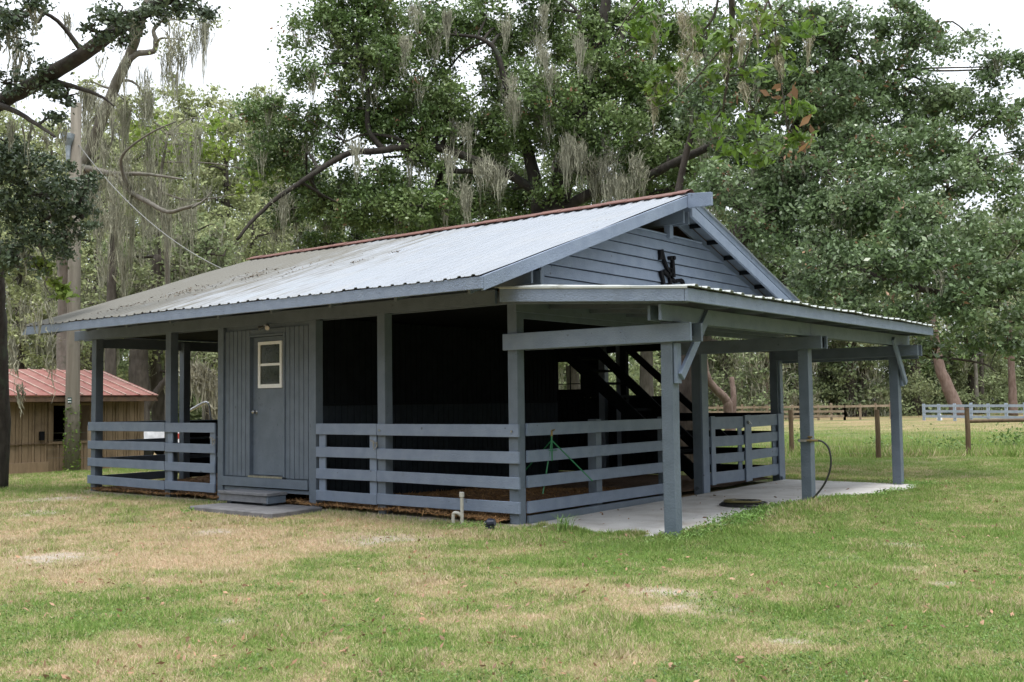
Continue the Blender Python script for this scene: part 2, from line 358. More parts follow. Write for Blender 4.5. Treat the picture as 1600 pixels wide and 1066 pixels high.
SLAB = [(.05, .16), (.2, .08), (.5, -.02), (.86, -.09), (1.32, -.04), (1.87, -.02), (2.04, .1), (2.08, .40), (2.05, .83), (2.01, 1.55), (1.94, 2.41), (1.97, 3.38), (2.06, 4.37), (2.28, 5.0), (2.44, 5.85), (2.60, 6.64), (2.25, 7.4), (.9, 7.4), (.05, 7.4)]
def in_poly(x, y, poly):
    c = np.zeros(x.shape, bool); n = len(poly)
    for i in range(n):
        (x0, y0), (x1, y1) = poly[i], poly[i - 1]
        c ^= ((y0 > y) != (y1 > y)) & (x < (x1 - x0) * (y - y0) / (y1 - y0 + 1e-12) + x0)
    return c
sp = smooth_path([(x, y, 0) for x, y in SLAB[:-3]], 4); sp = [(p[0] + random.uniform(-.015, .015), p[1] + random.uniform(-.015, .015)) for p in sp] + [(2.25, 7.4), (.9, 7.4), (.05, 7.4)]
mb = MB(); mb.prism([(p[0], p[1], slz(p[1])) for p in sp], (0, 0, -.12)); tag(mb.build('concrete_slab', conc), kind='structure')

def blades(n_pts, width, height, name, m, flat=.55, tris=True):
    x, y, z, sc = n_pts
    n = len(x); a = rng.random(n) * 2 * np.pi; lean = rng.random(n) * flat + .1
    la = rng.random(n) * 2 * np.pi; h = height * sc * (.5 + rng.random(n)); wd = width * sc * (.6 + .8 * rng.random(n))
    B = np.stack([x, y, z], -1); d = np.stack([np.cos(a), np.sin(a), np.zeros(n)], -1) * wd[:, None] / 2
    T = B + np.stack([np.cos(la) * np.sin(lean) * h * 1.3, np.sin(la) * np.sin(lean) * h * 1.3, np.cos(lean) * h], -1)
    V = np.stack([B - d, B + d, T], 1).reshape(-1, 3)
    g = np.repeat(greenness(x, y), 3)
    o = npmesh(name, V, 3, m, attrs={'green': g}); tag(o, kind='stuff'); return o

def fringe():
    P_ = np.array([(p[0], p[1]) for p in sp]); P_ = P_[P_[:, 0] > .1]; n = 30000
    i = rng.integers(0, len(P_) - 1, n); t = rng.random(n)[:, None]; q = P_[i] * (1 - t) + P_[i + 1] * t
    q += rng.normal(size=(n, 2)) * .045; k = (q[:, 0] > .25) & (vnoise(q[:, 0], q[:, 1], 3.5, 2) > .25); q = q[k]
    ins = in_poly(q[:, 0], q[:, 1], SLAB); blades((q[:, 0], q[:, 1], np.where(ins, slz(q[:, 1]) - .001, gz(q[:, 0], q[:, 1])), .7 + 1.1 * vnoise(q[:, 0], q[:, 1], 4, 6)), .006, .034, 'edge_grass', blade_m, 1.2)
fringe()
def covered(x, y):
    wob = (vnoise(x, y, 3, 11) - .45) * .34 + (vnoise(x, y, 9, 13) - .5) * .16
    c = in_poly(x + wob * (x > 1.7), y - wob * .7 * (y < .2) * (x > .3), SLAB)
    c &= ~((rng.random(x.shape) < .5) & (x > 1.98 - .28 * np.exp(-((y - 2.9) / .9) ** 2)) & (y > 1.5) & (y < 4.3))
    c |= (x > -9.5) & (x < .05) & (y > -.15) & (y < 7.6)
    c |= (x > -4.95) & (x < -3.1) & (y > -1.15) & (y < 0)
    c |= (x < -15.2) & (x > -19.5) & (y > -3) & (y < 4.8)
    return c
n = 1700000
d = 4.2 * (30 / 4.2) ** (rng.random(n) ** .92); lat = (rng.random(n) * 2 - 1) * .60 * d + 0
fw = np.array([-.6205, .784]); rt = np.array([.784, .6205])
x = CAM[0] + fw[0] * d + rt[0] * lat; y = CAM[1] + fw[1] * d + rt[1] * lat
k = rng.random(n) < np.clip(.62 * (d / 5) ** .55, 0, 1)
k &= ~covered(x, y) & (rng.random(n) > .8 * sandy(x, y)) & (rng.random(n) < .6 + .55 * greenness(x, y))
x, y, d = x[k], y[k], d[k]
tall = 1 + .9 * sst(vnoise(x, y, 2.4, 7), .6, .9)
edge = np.exp(-((x - 2.2) ** 2 / .12 + (y - 3.0) ** 2 / 1.6)) * 1.8 + np.exp(-((x + 4) ** 2 / 16 + (y + .25) ** 2 / .08)) * .5
ins = in_poly(x, y, SLAB)
blades((x, y, np.where(ins, slz(y), gz(x, y)), (.55 + .45 * (d / 6) ** .5) * (tall + edge)), .0062, .026, 'lawn_grass', blade_m, 1.2)
# rougher, taller grass in the paddock
n = 260000
d = 23 + 45 * rng.random(n) ** 1.1; lat = (rng.random(n) * .64 - .06) * d
x = CAM[0] + fw[0] * d + rt[0] * lat; y = CAM[1] + fw[1] * d + rt[1] * lat
k = (y > 15.6 + .9 * (vnoise(x, y, .6) - .5) + (x + 1) * .4) & (rng.random(n) < .35 + vnoise(x, y, .4, 3)); x, y, d = x[k], y[k], d[k]
blades((x, y, gz(x, y), (.6 + .9 * vnoise(x, y, .8, 6) + .9 * np.exp(-((y - 16.0) / .6) ** 2)) * np.clip((30 / d) ** 1.2, 0, 1.2)), .014, .13, 'paddock_grass', blade_m, .7)

# low broad-leaved weeds in the lawn
n = 150000; d0_ = 4.4 * (17 / 4.4) ** (rng.random(n) ** .9); l0_ = (rng.random(n) * 2 - 1) * .58 * d0_
x = CAM[0] + fw[0] * d0_ + rt[0] * l0_; y = CAM[1] + fw[1] * d0_ + rt[1] * l0_
k = ~covered(x, y) & (greenness(x, y) + .35 * (vnoise(x, y, 1.1, 33) - .5) + .2 * (vnoise(x, y, 8, 3) - .5) > .66); x, y = x[k], y[k]
CLOVER = np.stack([x, y, gz(x, y) + .008 + .012 * rng.random(len(x))], -1)
# fallen leaves
def leaf_quads(C, size, up=1.0, wr=.42, jit=.35, dirs=None):
    n = len(C); nrm = rng.normal(size=(n, 3)); nrm[:, 2] += up; nrm /= np.linalg.norm(nrm, axis=1)[:, None]
    a = rng.normal(size=(n, 3)) if dirs is None else dirs + rng.normal(size=(n, 3)) * .5
    a -= nrm * (a * nrm).sum(1)[:, None]; a /= np.linalg.norm(a, axis=1)[:, None] + 1e-9
    b = np.cross(nrm, a); l = (size * (1 + jit * rng.normal(size=n)).clip(.4, 1.8))[:, None]
    return np.stack([C - a * l / 2, C + b * l * wr / 2 + a * l * .05, C + a * l / 2, C - b * l * wr / 2 + a * l * .05], 1).reshape(-1, 3)
n = 90; sx_ = .1 + 2.2 * rng.random(n); sy_ = .1 + 7 * rng.random(n); k = in_poly(sx_, sy_, SLAB)
tag(npmesh('slab_leaves', leaf_quads(np.stack([sx_, sy_, slz(sy_) + .008], -1)[k], .045, 3, .45), 4, leaf_brown), 'few dry leaves blown onto the concrete slab', kind='stuff')
n = 3600; d = 4.5 * (18 / 4.5) ** rng.random(n); lat = (rng.random(n) * 2 - 1) * .58 * d
x = CAM[0] + fw[0] * d + rt[0] * lat; y = CAM[1] + fw[1] * d + rt[1] * lat; k = ~covered(x, y) & (vnoise(x, y, .8, 14) > .35); x, y = x[k], y[k]
C = np.stack([x, y, gz(x, y) + .022], -1)
tag(npmesh('lawn_weeds', leaf_quads(CLOVER, .0135 + .0007 * np.random.default_rng(2).random(len(CLOVER)), 1.0, .7), 4, clover_m), 'small round leaved weeds growing among the grass', kind='stuff')
tag(npmesh('fallen_leaves', leaf_quads(C, .034, 1.0, .42, .6), 4, leaf_brown), 'scattered dry brown oak leaves lying on the lawn', kind='stuff')
del d, lat, k

# ------------------------------------------------------------------ bedding floor of the barn
def bedding():
    xs = np.linspace(-9.4, -.12, 94); ys = np.linspace(-.05, 7.3, 74); X, Y = np.meshgrid(xs, ys, indexing='ij')
    Z = -.035 + .05 * vnoise(X, Y, 1.2) + .03 * vnoise(X, Y, 4)
    Z += .12 * np.exp(-((X + 1.7) ** 2 / .9 + (Y - 1.3) ** 2 / .6)) + .1 * np.exp(-((X + 1) ** 2 / .6 + (Y - 2.6) ** 2 / 1.2)) + .14 * np.exp(-((X + 8.4) ** 2 / .5 + (Y - 2.2) ** 2 / .5))
    mb = MB(); ny = len(ys)
    mb.v = [tuple(p) for p in np.stack([X, Y, Z], -1).reshape(-1, 3)]
    mb.f = [(i * ny + j, (i + 1) * ny + j, (i + 1) * ny + j + 1, i * ny + j + 1) for i in range(len(xs) - 1) for j in range(ny - 1)]
    tag(mb.build('barn_floor', mulch, smooth=True), kind='structure')
    n = 26000; x = -.15 - 9.2 * rng.random(n) ** 1.5; y = -.22 + 3.8 * rng.random(n) ** 1.2
    z = -.035 + .05 * vnoise(x, y, 1.2) + .03 * vnoise(x, y, 4) + .12 * np.exp(-((x + 1.7) ** 2 / .9 + (y - 1.3) ** 2 / .6)) + .1 * np.exp(-((x + 1) ** 2 / .6 + (y - 2.6) ** 2 / 1.2)) + .14 * np.exp(-((x + 8.4) ** 2 / .5 + (y - 2.2) ** 2 / .5)) + .008
    tag(npmesh('straw_litter', leaf_quads(np.stack([x, y, z], -1), .07, 1.4, .13), 4, chips_m), 'loose orange brown straw strewn over the barn floor', kind='stuff')
bedding()

# ------------------------------------------------------------------ THE BARN
barn = empty('barn', (-4.7, 3.6, 0), 'open blue grey wooden barn with metal roof, boarded room and lean-to porch', 'barn')
XR, XL, RY, RZ, SL, EY = .40, -9.62, 3.6, 4.35, .339, -1.12     # rake, far end, ridge, slope, eave
def rz(y, off=0): return RZ - SL * abs(y - RY) + off
def P(name, mb, m=paint, parent=barn, label=None, bevel=.004):
    o = mb.build(name, m, parent, bevel=bevel)
    if label: o['label'] = label
    return o
def post(x, y, z1, z0=-.12, wd=.14, name='post', m=paint):
    mb = MB(); wob = random.uniform(-.008, .008)
    a = [(x, y), (x + wd, y), (x + wd, y + wd), (x, y + wd)]
    zs = [z0, z0 + (z1 - z0) * .4, z0 + (z1 - z0) * .7, z1]; vs = []; fs = []
    for i, z in enumerate(zs):
        j = (0, wob, wob * .6, 0)[i]; vs += [(p + j + random.uniform(-.002, .002), q + random.uniform(-.002, .002), z) for p, q in a]
    for i in range(3):
        for k in range(4): fs.append((i * 4 + k, i * 4 + (k + 1) % 4, i * 4 + 4 + (k + 1) % 4, i * 4 + 4 + k))
    fs += [(3, 2, 1, 0), (12, 13, 14, 15)]
    mb.add(vs, fs); return P(name, mb, m)
# front posts along y=0
for x in (-9.43, -7.2, -2.35, -.14): post(x, 0, 2.57)
for x in (-9.43, -7.2, -5.8, -3.7): post(x, 7.3, 2.57)
post(-.14, 7.3, 2.57, label if False else -.12); post(-.14, 4.5, 2.57, wd=.14)
post(-9.43, 1.76, 2.57); post(-9.43, 4.6, 2.57); post(-2.2, 7.3, 2.57); post(-3.3, 7.3, 2.57)
post(-.14, 3.45, 1.14, wd=.13); post(-.14, 1.66, 1.14, wd=.13)
# outer porch posts
for y in (0, 3.6, 7.2): post(1.95, y, 2.21, z0=-.2)
# double plates along x
for y0, y1 in ((-.04, -.002), (.142, .18)):
    P('beam', MB().box((-9.95, y0, 2.56), (-.29, y1, 2.73)))
    P('beam', MB().box((-9.5, y0 - .012, 2.76), (.27, y1 - .012, 2.93)))
for y0, y1 in ((7.26, 7.3), (7.442, 7.48)): P('beam', MB().box((-9.95, y0, 2.56), (.27, y1, 2.75)))
P('beam', MB().box((-9.42, .185, 2.42), (-9.38, 7.26, 2.6)))
P('beam', MB().box((-.10, .185, 2.38), (-.06, 7.26, 2.58)))
# ridge beam pair, king posts
for y in (3.53, 3.67): P('ridge_beam', MB().box((-9.5, y - .02, 3.92), (.33, y + .02, 4.1)))
P('king_post', MB().box((-.02, 3.55, 3.74), (.08, 3.65, 3.93)), paint_l)
# corrugated main roof
def roof_sheet(y0, z0, y1, z1, x0, x1, m, name, pitch=.205, h=.017, along='x'):
    xs = []; x = x0; i = 0
    prof = [(0, 0), (.30, 0), (.36, 1), (.56, 1), (.62, 0), (.80, 0), (.82, .35), (.86, .35), (.88, 0)]
    while x < x1:
        for t, hh in prof:
            if x + t * pitch < x1: xs.append((x + t * pitch, hh * h))
        x += pitch
    xs.append((x1, 0)); mb = MB(); V = []; F = []; nseg = 8
    for i, (x, hh) in enumerate(xs):
        for j in range(nseg + 1):
            t = j / nseg; wv = .006 * math.sin(x * 3.1 + j) + .004 * math.sin(x * 7 + j * 2.1)
            if along == 'x': p = (x, y0 + (y1 - y0) * t, z0 + (z1 - z0) * t + hh + wv)
            else: p = (y0 + (y1 - y0) * t, x, z0 + (z1 - z0) * t + hh + wv)
            V.append(p)
    for i in range(len(xs) - 1):
        for j in range(nseg): F.append((i * (nseg + 1) + j, (i + 1) * (nseg + 1) + j, (i + 1) * (nseg + 1) + j + 1, i * (nseg + 1) + j + 1))
    mb.add(V, F); o = mb.build(name, m, barn)
    s = o.modifiers.new('thick', 'SOLIDIFY'); s.thickness = .004; s.offset = -1; return o
roof_sheet(EY - .03, rz(EY - .03), RY, RZ, XL, XR, roof_m, 'roof_panel')['label'] = 'grey metal roof slope streaked with algae and pine needles'
roof_sheet(2 * RY - EY + .03, rz(EY - .03), RY, RZ, XL, XR, roof_m, 'roof_panel')
# ridge cap
mb = MB()
for sgn in (-1, 1):
    prevx = XL - .02
    xs = list(np.arange(XL - .02, XR + .02, .41)) + [XR + .02]
    for a, b in zip(xs[:-1], xs[1:]):
        dz = .05 + .004 * math.sin(a * 5)
        mb.add([(a, RY, RZ + dz + .012), (b, RY, RZ + dz + .012), (b, RY + sgn * .17, RZ + dz - .057), (a, RY + sgn * .17, RZ + dz - .057)], [(0, 1, 2, 3) if sgn < 0 else (3, 2, 1, 0)])
        mb.add([(a, RY + sgn * .17, RZ + dz - .057), (b, RY + sgn * .17, RZ + dz - .057), (b, RY + sgn * .172, RZ + dz - .072), (a, RY + sgn * .172, RZ + dz - .072)], [(0, 1, 2, 3)])
P('ridge_cap', mb, red_m, bevel=0)
# purlins, sheathing, rafters
for sgn in (-1, 1):
    Y = lambda t: RY + sgn * t
    for t in np.arange(.25, 4.7, .62):
        P('purlin', MB().beam((XL + .05, Y(t), RZ - SL * t - .035), (XR - .05, Y(t), RZ - SL * t - .035), .09, .035), raw_wood)
    mb = MB()
    P('roof_deck', MB().prism([(XL + .06, Y(.02), RZ - .07), (-.02, Y(.02), RZ - .07), (-.02, Y(4.66), RZ - .07 - SL * 4.64), (XL + .06, Y(4.66), RZ - .07 - SL * 4.64)], (0, 0, -.012)), raw_wood)
    P('soffit', MB().prism([(-.015, Y(.02), RZ - .07), (XR - .06, Y(.02), RZ - .07), (XR - .06, Y(4.66), RZ - .07 - SL * 4.64), (-.015, Y(4.66), RZ - .07 - SL * 4.64)], (0, 0, -.012)))
    for x in np.arange(-9.3, 0, 1.16):
        P('rafter', MB().beam((x, Y(.1), RZ - .18 - SL * .1), (x, Y(4.45), RZ - .18 - SL * 4.45), .045, .14))
# eave fascias and rake boards
for yy in (EY, 2 * RY - EY):
    s_ = -1 if yy < 3 else 1
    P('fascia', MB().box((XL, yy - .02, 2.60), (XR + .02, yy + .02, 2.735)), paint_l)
def rake(xa, xb, sgn, top, bot, t1=4.70, t0=0, m=paint_l):
    mb = MB(); pts = [(RY + sgn * t0, RZ - SL * t0 + top), (RY + sgn * t1, RZ - SL * t1 + top), (RY + sgn * t1, RZ - SL * t1 + bot), (RY + sgn * t0, RZ - SL * t0 + bot)]
    mb.prism([(xa, a, b) for a, b in pts], (xb - xa, 0, 0)); return P('rake_board', mb, m)
rake(XR - .02, XR + .025, -1, -.012, -.175)
rake(XR - .02, XR + .025, 1, -.17, -.335); rake(XR - .08, XR - .03, 1, .01, -.10)
rake(XL - .02, XL + .02, -1, -.012, -.15); rake(XL - .02, XL + .02, 1, -.012, -.15)
P('ridge_beam_end', MB().prism([(.427, 3.46, 4.115), (.80, 3.46, 4.115), (.80, 3.46, 4.30), (.427, 3.46, 4.33)], (0, .06, 0)), paint_l)
# purlin stubs seen against the back soffit
for t in np.arange(.7, 4.5, .55):
    P('lookout', MB().beam((.0, RY + t, RZ - SL * t - .115), (XR - .1, RY + t, RZ - SL * t - .115), .045, .06), dark_in)
# gable siding
def gable(x, nx, z0, lo=.51):
    mb = MB(); ex = .155; z = z0
    und = 4.12
    while z < 3.765:
        zt = min(z + ex, 3.775)
        def yr(zz): return max(lo, RY - (und - zz) / SL)
        a0, a1 = yr(z), yr(zt); b0, b1 = 2 * RY - a0, 2 * RY - a1; t = .036 * nx
        V = [(x + t, a0, z + .012), (x + t, b0, z + .012), (x + t * .3, b1, zt), (x + t * .3, a1, zt), (x, a0, z + .012), (x, b0, z + .012), (x, b1, zt), (x, a1, zt)]
        if nx < 0: V = [V[i] for i in (1, 0, 3, 2, 5, 4, 7, 6)]
        mb.add(V, [(0, 1, 2, 3), (0, 4, 5, 1), (3, 2, 6, 7), (0, 3, 7, 4), (1, 5, 6, 2), (4, 7, 6, 5)]); z += ex
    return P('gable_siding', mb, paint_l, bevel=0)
gable(0, 1, 2.60); gable(-9.45, -1, 2.60)
P('gable_backing', MB().prism([(-.012, .5, 2.6), (-.012, 6.7, 2.6), (-.012, 6.7, 3.07), (-.012, 4.65, 3.76), (-.012, 2.55, 3.76), (-.012, .5, 3.07)], (-.02, 0, 0)), dark_in)  # dark sheet added behind the lap gaps to deepen their shadow lines
P('trim_board', MB().box((.012, .44, 2.6), (.05, .51, 3.07)), paint_l); P('trim_board', MB().box((.012, 6.69, 2.6), (.05, 6.76, 3.07)), paint_l)
P('trim_board', MB().box((.0, 2.58, 3.777), (.035, 4.62, 3.80)), paint_l)
# loft floor and closed far gable attic keep the inside dark
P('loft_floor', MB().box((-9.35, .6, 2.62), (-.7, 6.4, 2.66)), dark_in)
# boarded walls: narrow vertical boards with grooves
def board_wall(mb, a, b, z0, z1, axis, c, th, step=.1, hole=None):
    t = a
    while t < b - 1e-6:
        e = min(t + step, b); g = .005
        segs = [(z0, z1)]
        if hole and t + step / 2 > hole[0] and t + step / 2 < hole[1]: segs = [(z0, hole[2]), (hole[3], z1)]
        for s0, s1 in segs:
            if s1 - s0 < .02: continue
            if axis == 'y': mb.box((t + g, c, s0), (e - g, c + th, s1))
            else: mb.box((c, t + g, s0), (c + th, e - g, s1))
        t = e
    return mb
room = MB(); board_wall(room, -5.66, -5.06, .33, 2.5, 'y', .02, .02); board_wall(room, -4.25, -3.7, .33, 2.5, 'y', .02, .02)
room.box((-5.06, .02, 2.405), (-4.25, .04, 2.5)); room.box((-5.7, .041, .3), (-5.055, .06, 2.5)); room.box((-4.26, .041, .3), (-3.7, .06, 2.5))
P('wall', room)
P('corner_board', MB().box((-5.80, -.012, -.1), (-5.665, .06, 2.56))); P('corner_board', MB().box((-3.7, -.012, -.12), (-3.555, .12, 2.56)))
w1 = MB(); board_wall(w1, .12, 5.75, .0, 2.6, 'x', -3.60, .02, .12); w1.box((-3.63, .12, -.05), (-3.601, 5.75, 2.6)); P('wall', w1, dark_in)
w1 = MB(); board_wall(w1, .12, 5.74, .0, 1.36, 'x', -3.575, .012, .12); P('wainscot', w1, mat('shade_darkened_wainscot_paint', (.026, .032, .042), .85, (.034, .042, .052), 6, spec=.1))  # indoor shade put into the paint colour, a step lighter than the wall
P('wainscot_cap', MB().box((-3.579, .12, 1.362), (-3.545, 5.74, 1.39)), dark_in)
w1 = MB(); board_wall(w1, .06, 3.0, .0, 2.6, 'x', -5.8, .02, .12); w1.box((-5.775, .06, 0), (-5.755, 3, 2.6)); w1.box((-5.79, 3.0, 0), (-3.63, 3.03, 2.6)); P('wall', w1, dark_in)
w1 = MB(); w1.box((-5.7, .05, 2.5), (-3.6, .09, 2.75)); P('header_board', w1)
# sill, skirt with vent gaps
P('sill_board', MB().box((-5.68, -.03, .19), (-3.72, .018, .318), .006)); P('skirt_board', MB().box((-5.64, .0, .0), (-4.4, .018, .09))); P('skirt_board', MB().box((-5.64, .0, .12), (-3.72, .018, .175)))
# door
dr = P('door', MB().box((-5.035, .062, .36), (-4.285, .10, 2.385)))
P('door_frame', MB().box((-5.075, .0, .34), (-5.04, .12, 2.42)).box((-4.28, .0, .34), (-4.245, .12, 2.42)).box((-5.04, .0, 2.39), (-4.28, .12, 2.42)))
P('threshold', MB().box((-5.05, -.025, .322), (-4.27, .10, .355)), steel)
wf = MB(); wx0, wx1, wz0, wz1 = -4.89, -4.35, 1.63, 2.31
for a, b in (((wx0, wz0), (wx0 + .045, wz1)), ((wx1 - .045, wz0), (wx1, wz1)), ((wx0 + .045, wz1 - .045), (wx1 - .045, wz1)), ((wx0 + .045, wz0), (wx1 - .045, wz0 + .055)), ((wx0 + .045, 1.955), (wx1 - .045, 1.99))):
    wf.box((a[0], .035, a[1]), (b[0], .061, b[1]))
def sub(name, mb, m, parent, **k):
    o = mb.build(name, m, None, **k); o.parent = parent; o.matrix_parent_inverse = parent.matrix_world.inverted(); return o
bpy.context.view_layer.update()
win = sub('window', wf, white_p, dr)
win['label'] = 'white framed double hung window in the door'
# panes are flush inside the frame
gl = MB().box((wx0 + .04, .052, wz0 + .05), (wx1 - .04, .058, wz1 - .04)).build('glass', glass, None); gl.parent = dr; gl.matrix_parent_inverse = dr.matrix_world.inverted()
kn = MB(); kn.tube([(-4.96, .062, 1.28), (-4.96, .03, 1.28)], .012, 10).tube([(-4.96, .035, 1.28), (-4.96, .02, 1.28), (-4.96, -.005, 1.28), (-4.96, -.012, 1.28)], [.015, .03, .03, .015], 12).tube([(-4.96, .061, 1.28), (-4.96, .054, 1.28)], .033, 12)
sub('door_knob', kn, steel, dr, smooth=True)
hg = MB()
for z in (.6, 1.4, 2.2): hg.tube([(-4.287, .055, z - .05), (-4.287, .055, z + .05)], .008, 6)
sub('hinges', hg, paint, dr)
# floodlight under eave beside door
fl = MB().box((-4.60, -.09, 2.53), (-4.54, -.045, 2.555)).tube([(-4.63, -.07, 2.52), (-4.67, -.13, 2.49)], [.018, .035], 10).tube([(-4.51, -.07, 2.52), (-4.47, -.13, 2.49)], [.018, .035], 10)
P('floodlight', fl, steel, bevel=0)
# rails of the front: section x from -3.56 to 0 and -9.45 to -5.7
RZS = [(.97, 1.12), (.66, .80), (.36, .50), (.06, .20)]
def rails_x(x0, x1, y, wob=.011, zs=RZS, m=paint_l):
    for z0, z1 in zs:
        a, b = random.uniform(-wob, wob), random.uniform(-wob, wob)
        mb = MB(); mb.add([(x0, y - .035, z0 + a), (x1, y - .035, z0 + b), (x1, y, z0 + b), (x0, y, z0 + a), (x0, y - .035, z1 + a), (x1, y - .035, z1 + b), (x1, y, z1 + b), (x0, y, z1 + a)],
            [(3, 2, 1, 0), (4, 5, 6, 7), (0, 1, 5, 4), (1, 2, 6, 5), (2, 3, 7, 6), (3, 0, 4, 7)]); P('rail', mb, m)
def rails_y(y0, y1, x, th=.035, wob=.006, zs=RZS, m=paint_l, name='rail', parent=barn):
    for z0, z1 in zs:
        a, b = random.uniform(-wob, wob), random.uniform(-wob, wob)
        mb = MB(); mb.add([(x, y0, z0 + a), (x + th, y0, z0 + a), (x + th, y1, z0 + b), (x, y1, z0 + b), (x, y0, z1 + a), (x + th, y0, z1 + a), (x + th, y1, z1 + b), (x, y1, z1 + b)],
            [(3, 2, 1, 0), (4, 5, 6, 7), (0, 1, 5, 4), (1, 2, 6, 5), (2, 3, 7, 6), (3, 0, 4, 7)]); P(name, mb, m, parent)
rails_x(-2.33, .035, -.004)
rails_x(-9.47, -7.16, -.004)
def gate_x(x0, x1, y, uprights):
    g = MB()
    for z0, z1 in RZS:
        a, b = random.uniform(-.006, .006), random.uniform(-.006, .006)
        g.add([(x0, y - .03, z0 + a), (x1, y - .03, z0 + b), (x1, y, z0 + b), (x0, y, z0 + a), (x0, y - .03, z1 + a), (x1, y - .03, z1 + b), (x1, y, z1 + b), (x0, y, z1 + a)],
            [(3, 2, 1, 0), (4, 5, 6, 7), (0, 1, 5, 4), (1, 2, 6, 5), (2, 3, 7, 6), (3, 0, 4, 7)])
    for u in uprights: g.box((u, y + .002, .07), (u + .13, y + .03, 1.1))
    o = P('gate', g, paint_l); bpy.context.view_layer.update()
    lt = MB().tube([(x1 + .02, y - .05, .86), (x1 - .08, y - .055, .9)], .012, 6).tube([(x1 - .03, y - .05, .9), (x1 - .03, y - .05, .8)], .009, 6).tube([(x1 + .03, y - .045, .88), (x1 + .03, y - .045, .82), (x1 - .02, y - .06, .78)], .007, 6)
    sub('latch', lt, steel, o)
gate_x(-3.53, -2.34, -.006, [-3.5, -2.5]); gate_x(-7.15, -5.84, -.006, [-7.12, -6.0])
# far end rails and half wall
rails_y(.16, 1.74, -9.47, m=paint); rails_y(1.92, 7.3, -9.47, m=paint)
hw = MB()
for z0, z1 in ((.80, 1.10), (.48, .76), (.05, .40)): hw.box((-9.43, 1.92, z0), (-9.40, 4.6, z1))
P('stall_boards', hw, dark_in)
# gable-side rails
rails_y(.14, 3.58, .002); P('skirt_board', MB().box((.0, .15, -.12), (.04, 3.58, .03)), paint)
# small bolts on rails
bl = MB()
for xx in (-2.27, -.06):
    bl.tube([(xx, -.036, 1.03), (xx, -.052, 1.03)], .014, 8)
P('bolts', bl, steel, bevel=0)
# double gate at the right
P('trim_board', MB().box((.001, 4.5, -.06), (.03, 4.70, 2.2)), paint_l); P('trim_board', MB().box((.001, 7.34, -.02), (.03, 7.46, 2.3)), paint_l)
def gate_y(y0, y1, x, skew):
    g = MB()
    for z0, z1 in ((.92, 1.11), (.65, .81), (.39, .54), (.08, .26)):
        g.add([(x, y0, z0), (x + .03, y0, z0), (x + .03, y1, z0 + skew), (x, y1, z0 + skew), (x, y0, z1), (x + .03, y0, z1), (x + .03, y1, z1 + skew), (x, y1, z1 + skew)],
            [(3, 2, 1, 0), (4, 5, 6, 7), (0, 1, 5, 4), (1, 2, 6, 5), (2, 3, 7, 6), (3, 0, 4, 7)])
    return g
g1 = gate_y(4.73, 5.88, 0.0, -.01); g1.box((.032, 4.73, .07), (.055, 4.86, 1.12)); g1.box((-.025, 5.76, .07), (-.002, 5.88, 1.1)); P('gate', g1, paint_l)
g2 = gate_y(5.92, 7.32, 0.0, .01); g2.box((.032, 5.90, .05), (.055, 6.12, 1.12)); g2.box((.032, 7.18, .05), (.055, 7.33, 1.12)); g2.box((-.025, 7.05, .07), (-.002, 7.2, 1.1)); o = P('gate', g2, paint_l)
bpy.context.view_layer.update()
sub('latch', MB().tube([(.056, 5.99, 1.0), (.085, 5.99, 1.0)], .03, 10).tube([(.085, 5.99, 1.0), (.085, 6.05, .97)], .012, 6), steel, o)
# back wall
bw = MB(); board_wall(bw, -9.3, -2.2, .0, 1.46, 'y', 7.40, .02, .14); bw.box((-9.3, 7.421, 0), (-2.2, 7.43, 1.45)); bw.box((-4.75, 7.39, 1.46), (-9.3, 7.42, 2.56)); bw.box((-4.2, 7.39, 1.46), (-3.62, 7.42, 2.56)); bw.box((-4.75, 7.39, 2.17), (-4.2, 7.42, 2.56)); bw.box((-3.62, 7.39, 2.31), (-2.2, 7.42, 2.56)); bw.box((-4.75, 7.39, 1.46), (-4.2, 7.42, 1.62))
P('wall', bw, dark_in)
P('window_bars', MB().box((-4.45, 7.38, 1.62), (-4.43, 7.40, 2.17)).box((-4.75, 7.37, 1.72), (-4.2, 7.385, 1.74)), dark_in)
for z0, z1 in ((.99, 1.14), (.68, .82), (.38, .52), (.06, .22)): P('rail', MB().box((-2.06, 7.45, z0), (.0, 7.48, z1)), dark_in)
# stairs to the loft
st = empty('staircase', (-2, 6.3, 0)); st.parent = barn; st.matrix_parent_inverse = Matrix.Translation(-barn.location)
def st_part(name, mb):
    o = mb.build(name, dark_in, None); o.parent = st; o.matrix_parent_inverse = (Matrix.Translation(barn.location) @ Matrix.Identity(4)).inverted() @ Matrix.Identity(4)
    return o
st.matrix_parent_inverse = Matrix.Translation(-barn.location)
bpy.context.view_layer.update()
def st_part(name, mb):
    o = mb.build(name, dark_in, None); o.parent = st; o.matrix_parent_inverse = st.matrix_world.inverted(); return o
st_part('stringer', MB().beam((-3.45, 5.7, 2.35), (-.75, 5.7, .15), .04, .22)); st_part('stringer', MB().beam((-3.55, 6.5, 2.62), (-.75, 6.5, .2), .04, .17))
tr = MB()
for i in range(9):
    t = (i + .5) / 9; tr.box((-3.4 + 2.6 * t - .13, 5.72, 2.28 - 2.12 * t - .02), (-3.4 + 2.6 * t + .13, 6.48, 2.28 - 2.12 * t + .02))
st_part('treads', tr); st_part('handrail', MB().beam((-3.0, 6.52, 2.72), (-.62, 6.52, .72), .04, .12))
st_part('newel', MB().box((-2.72, 6.54, 0), (-2.6, 6.64, 2.6)))
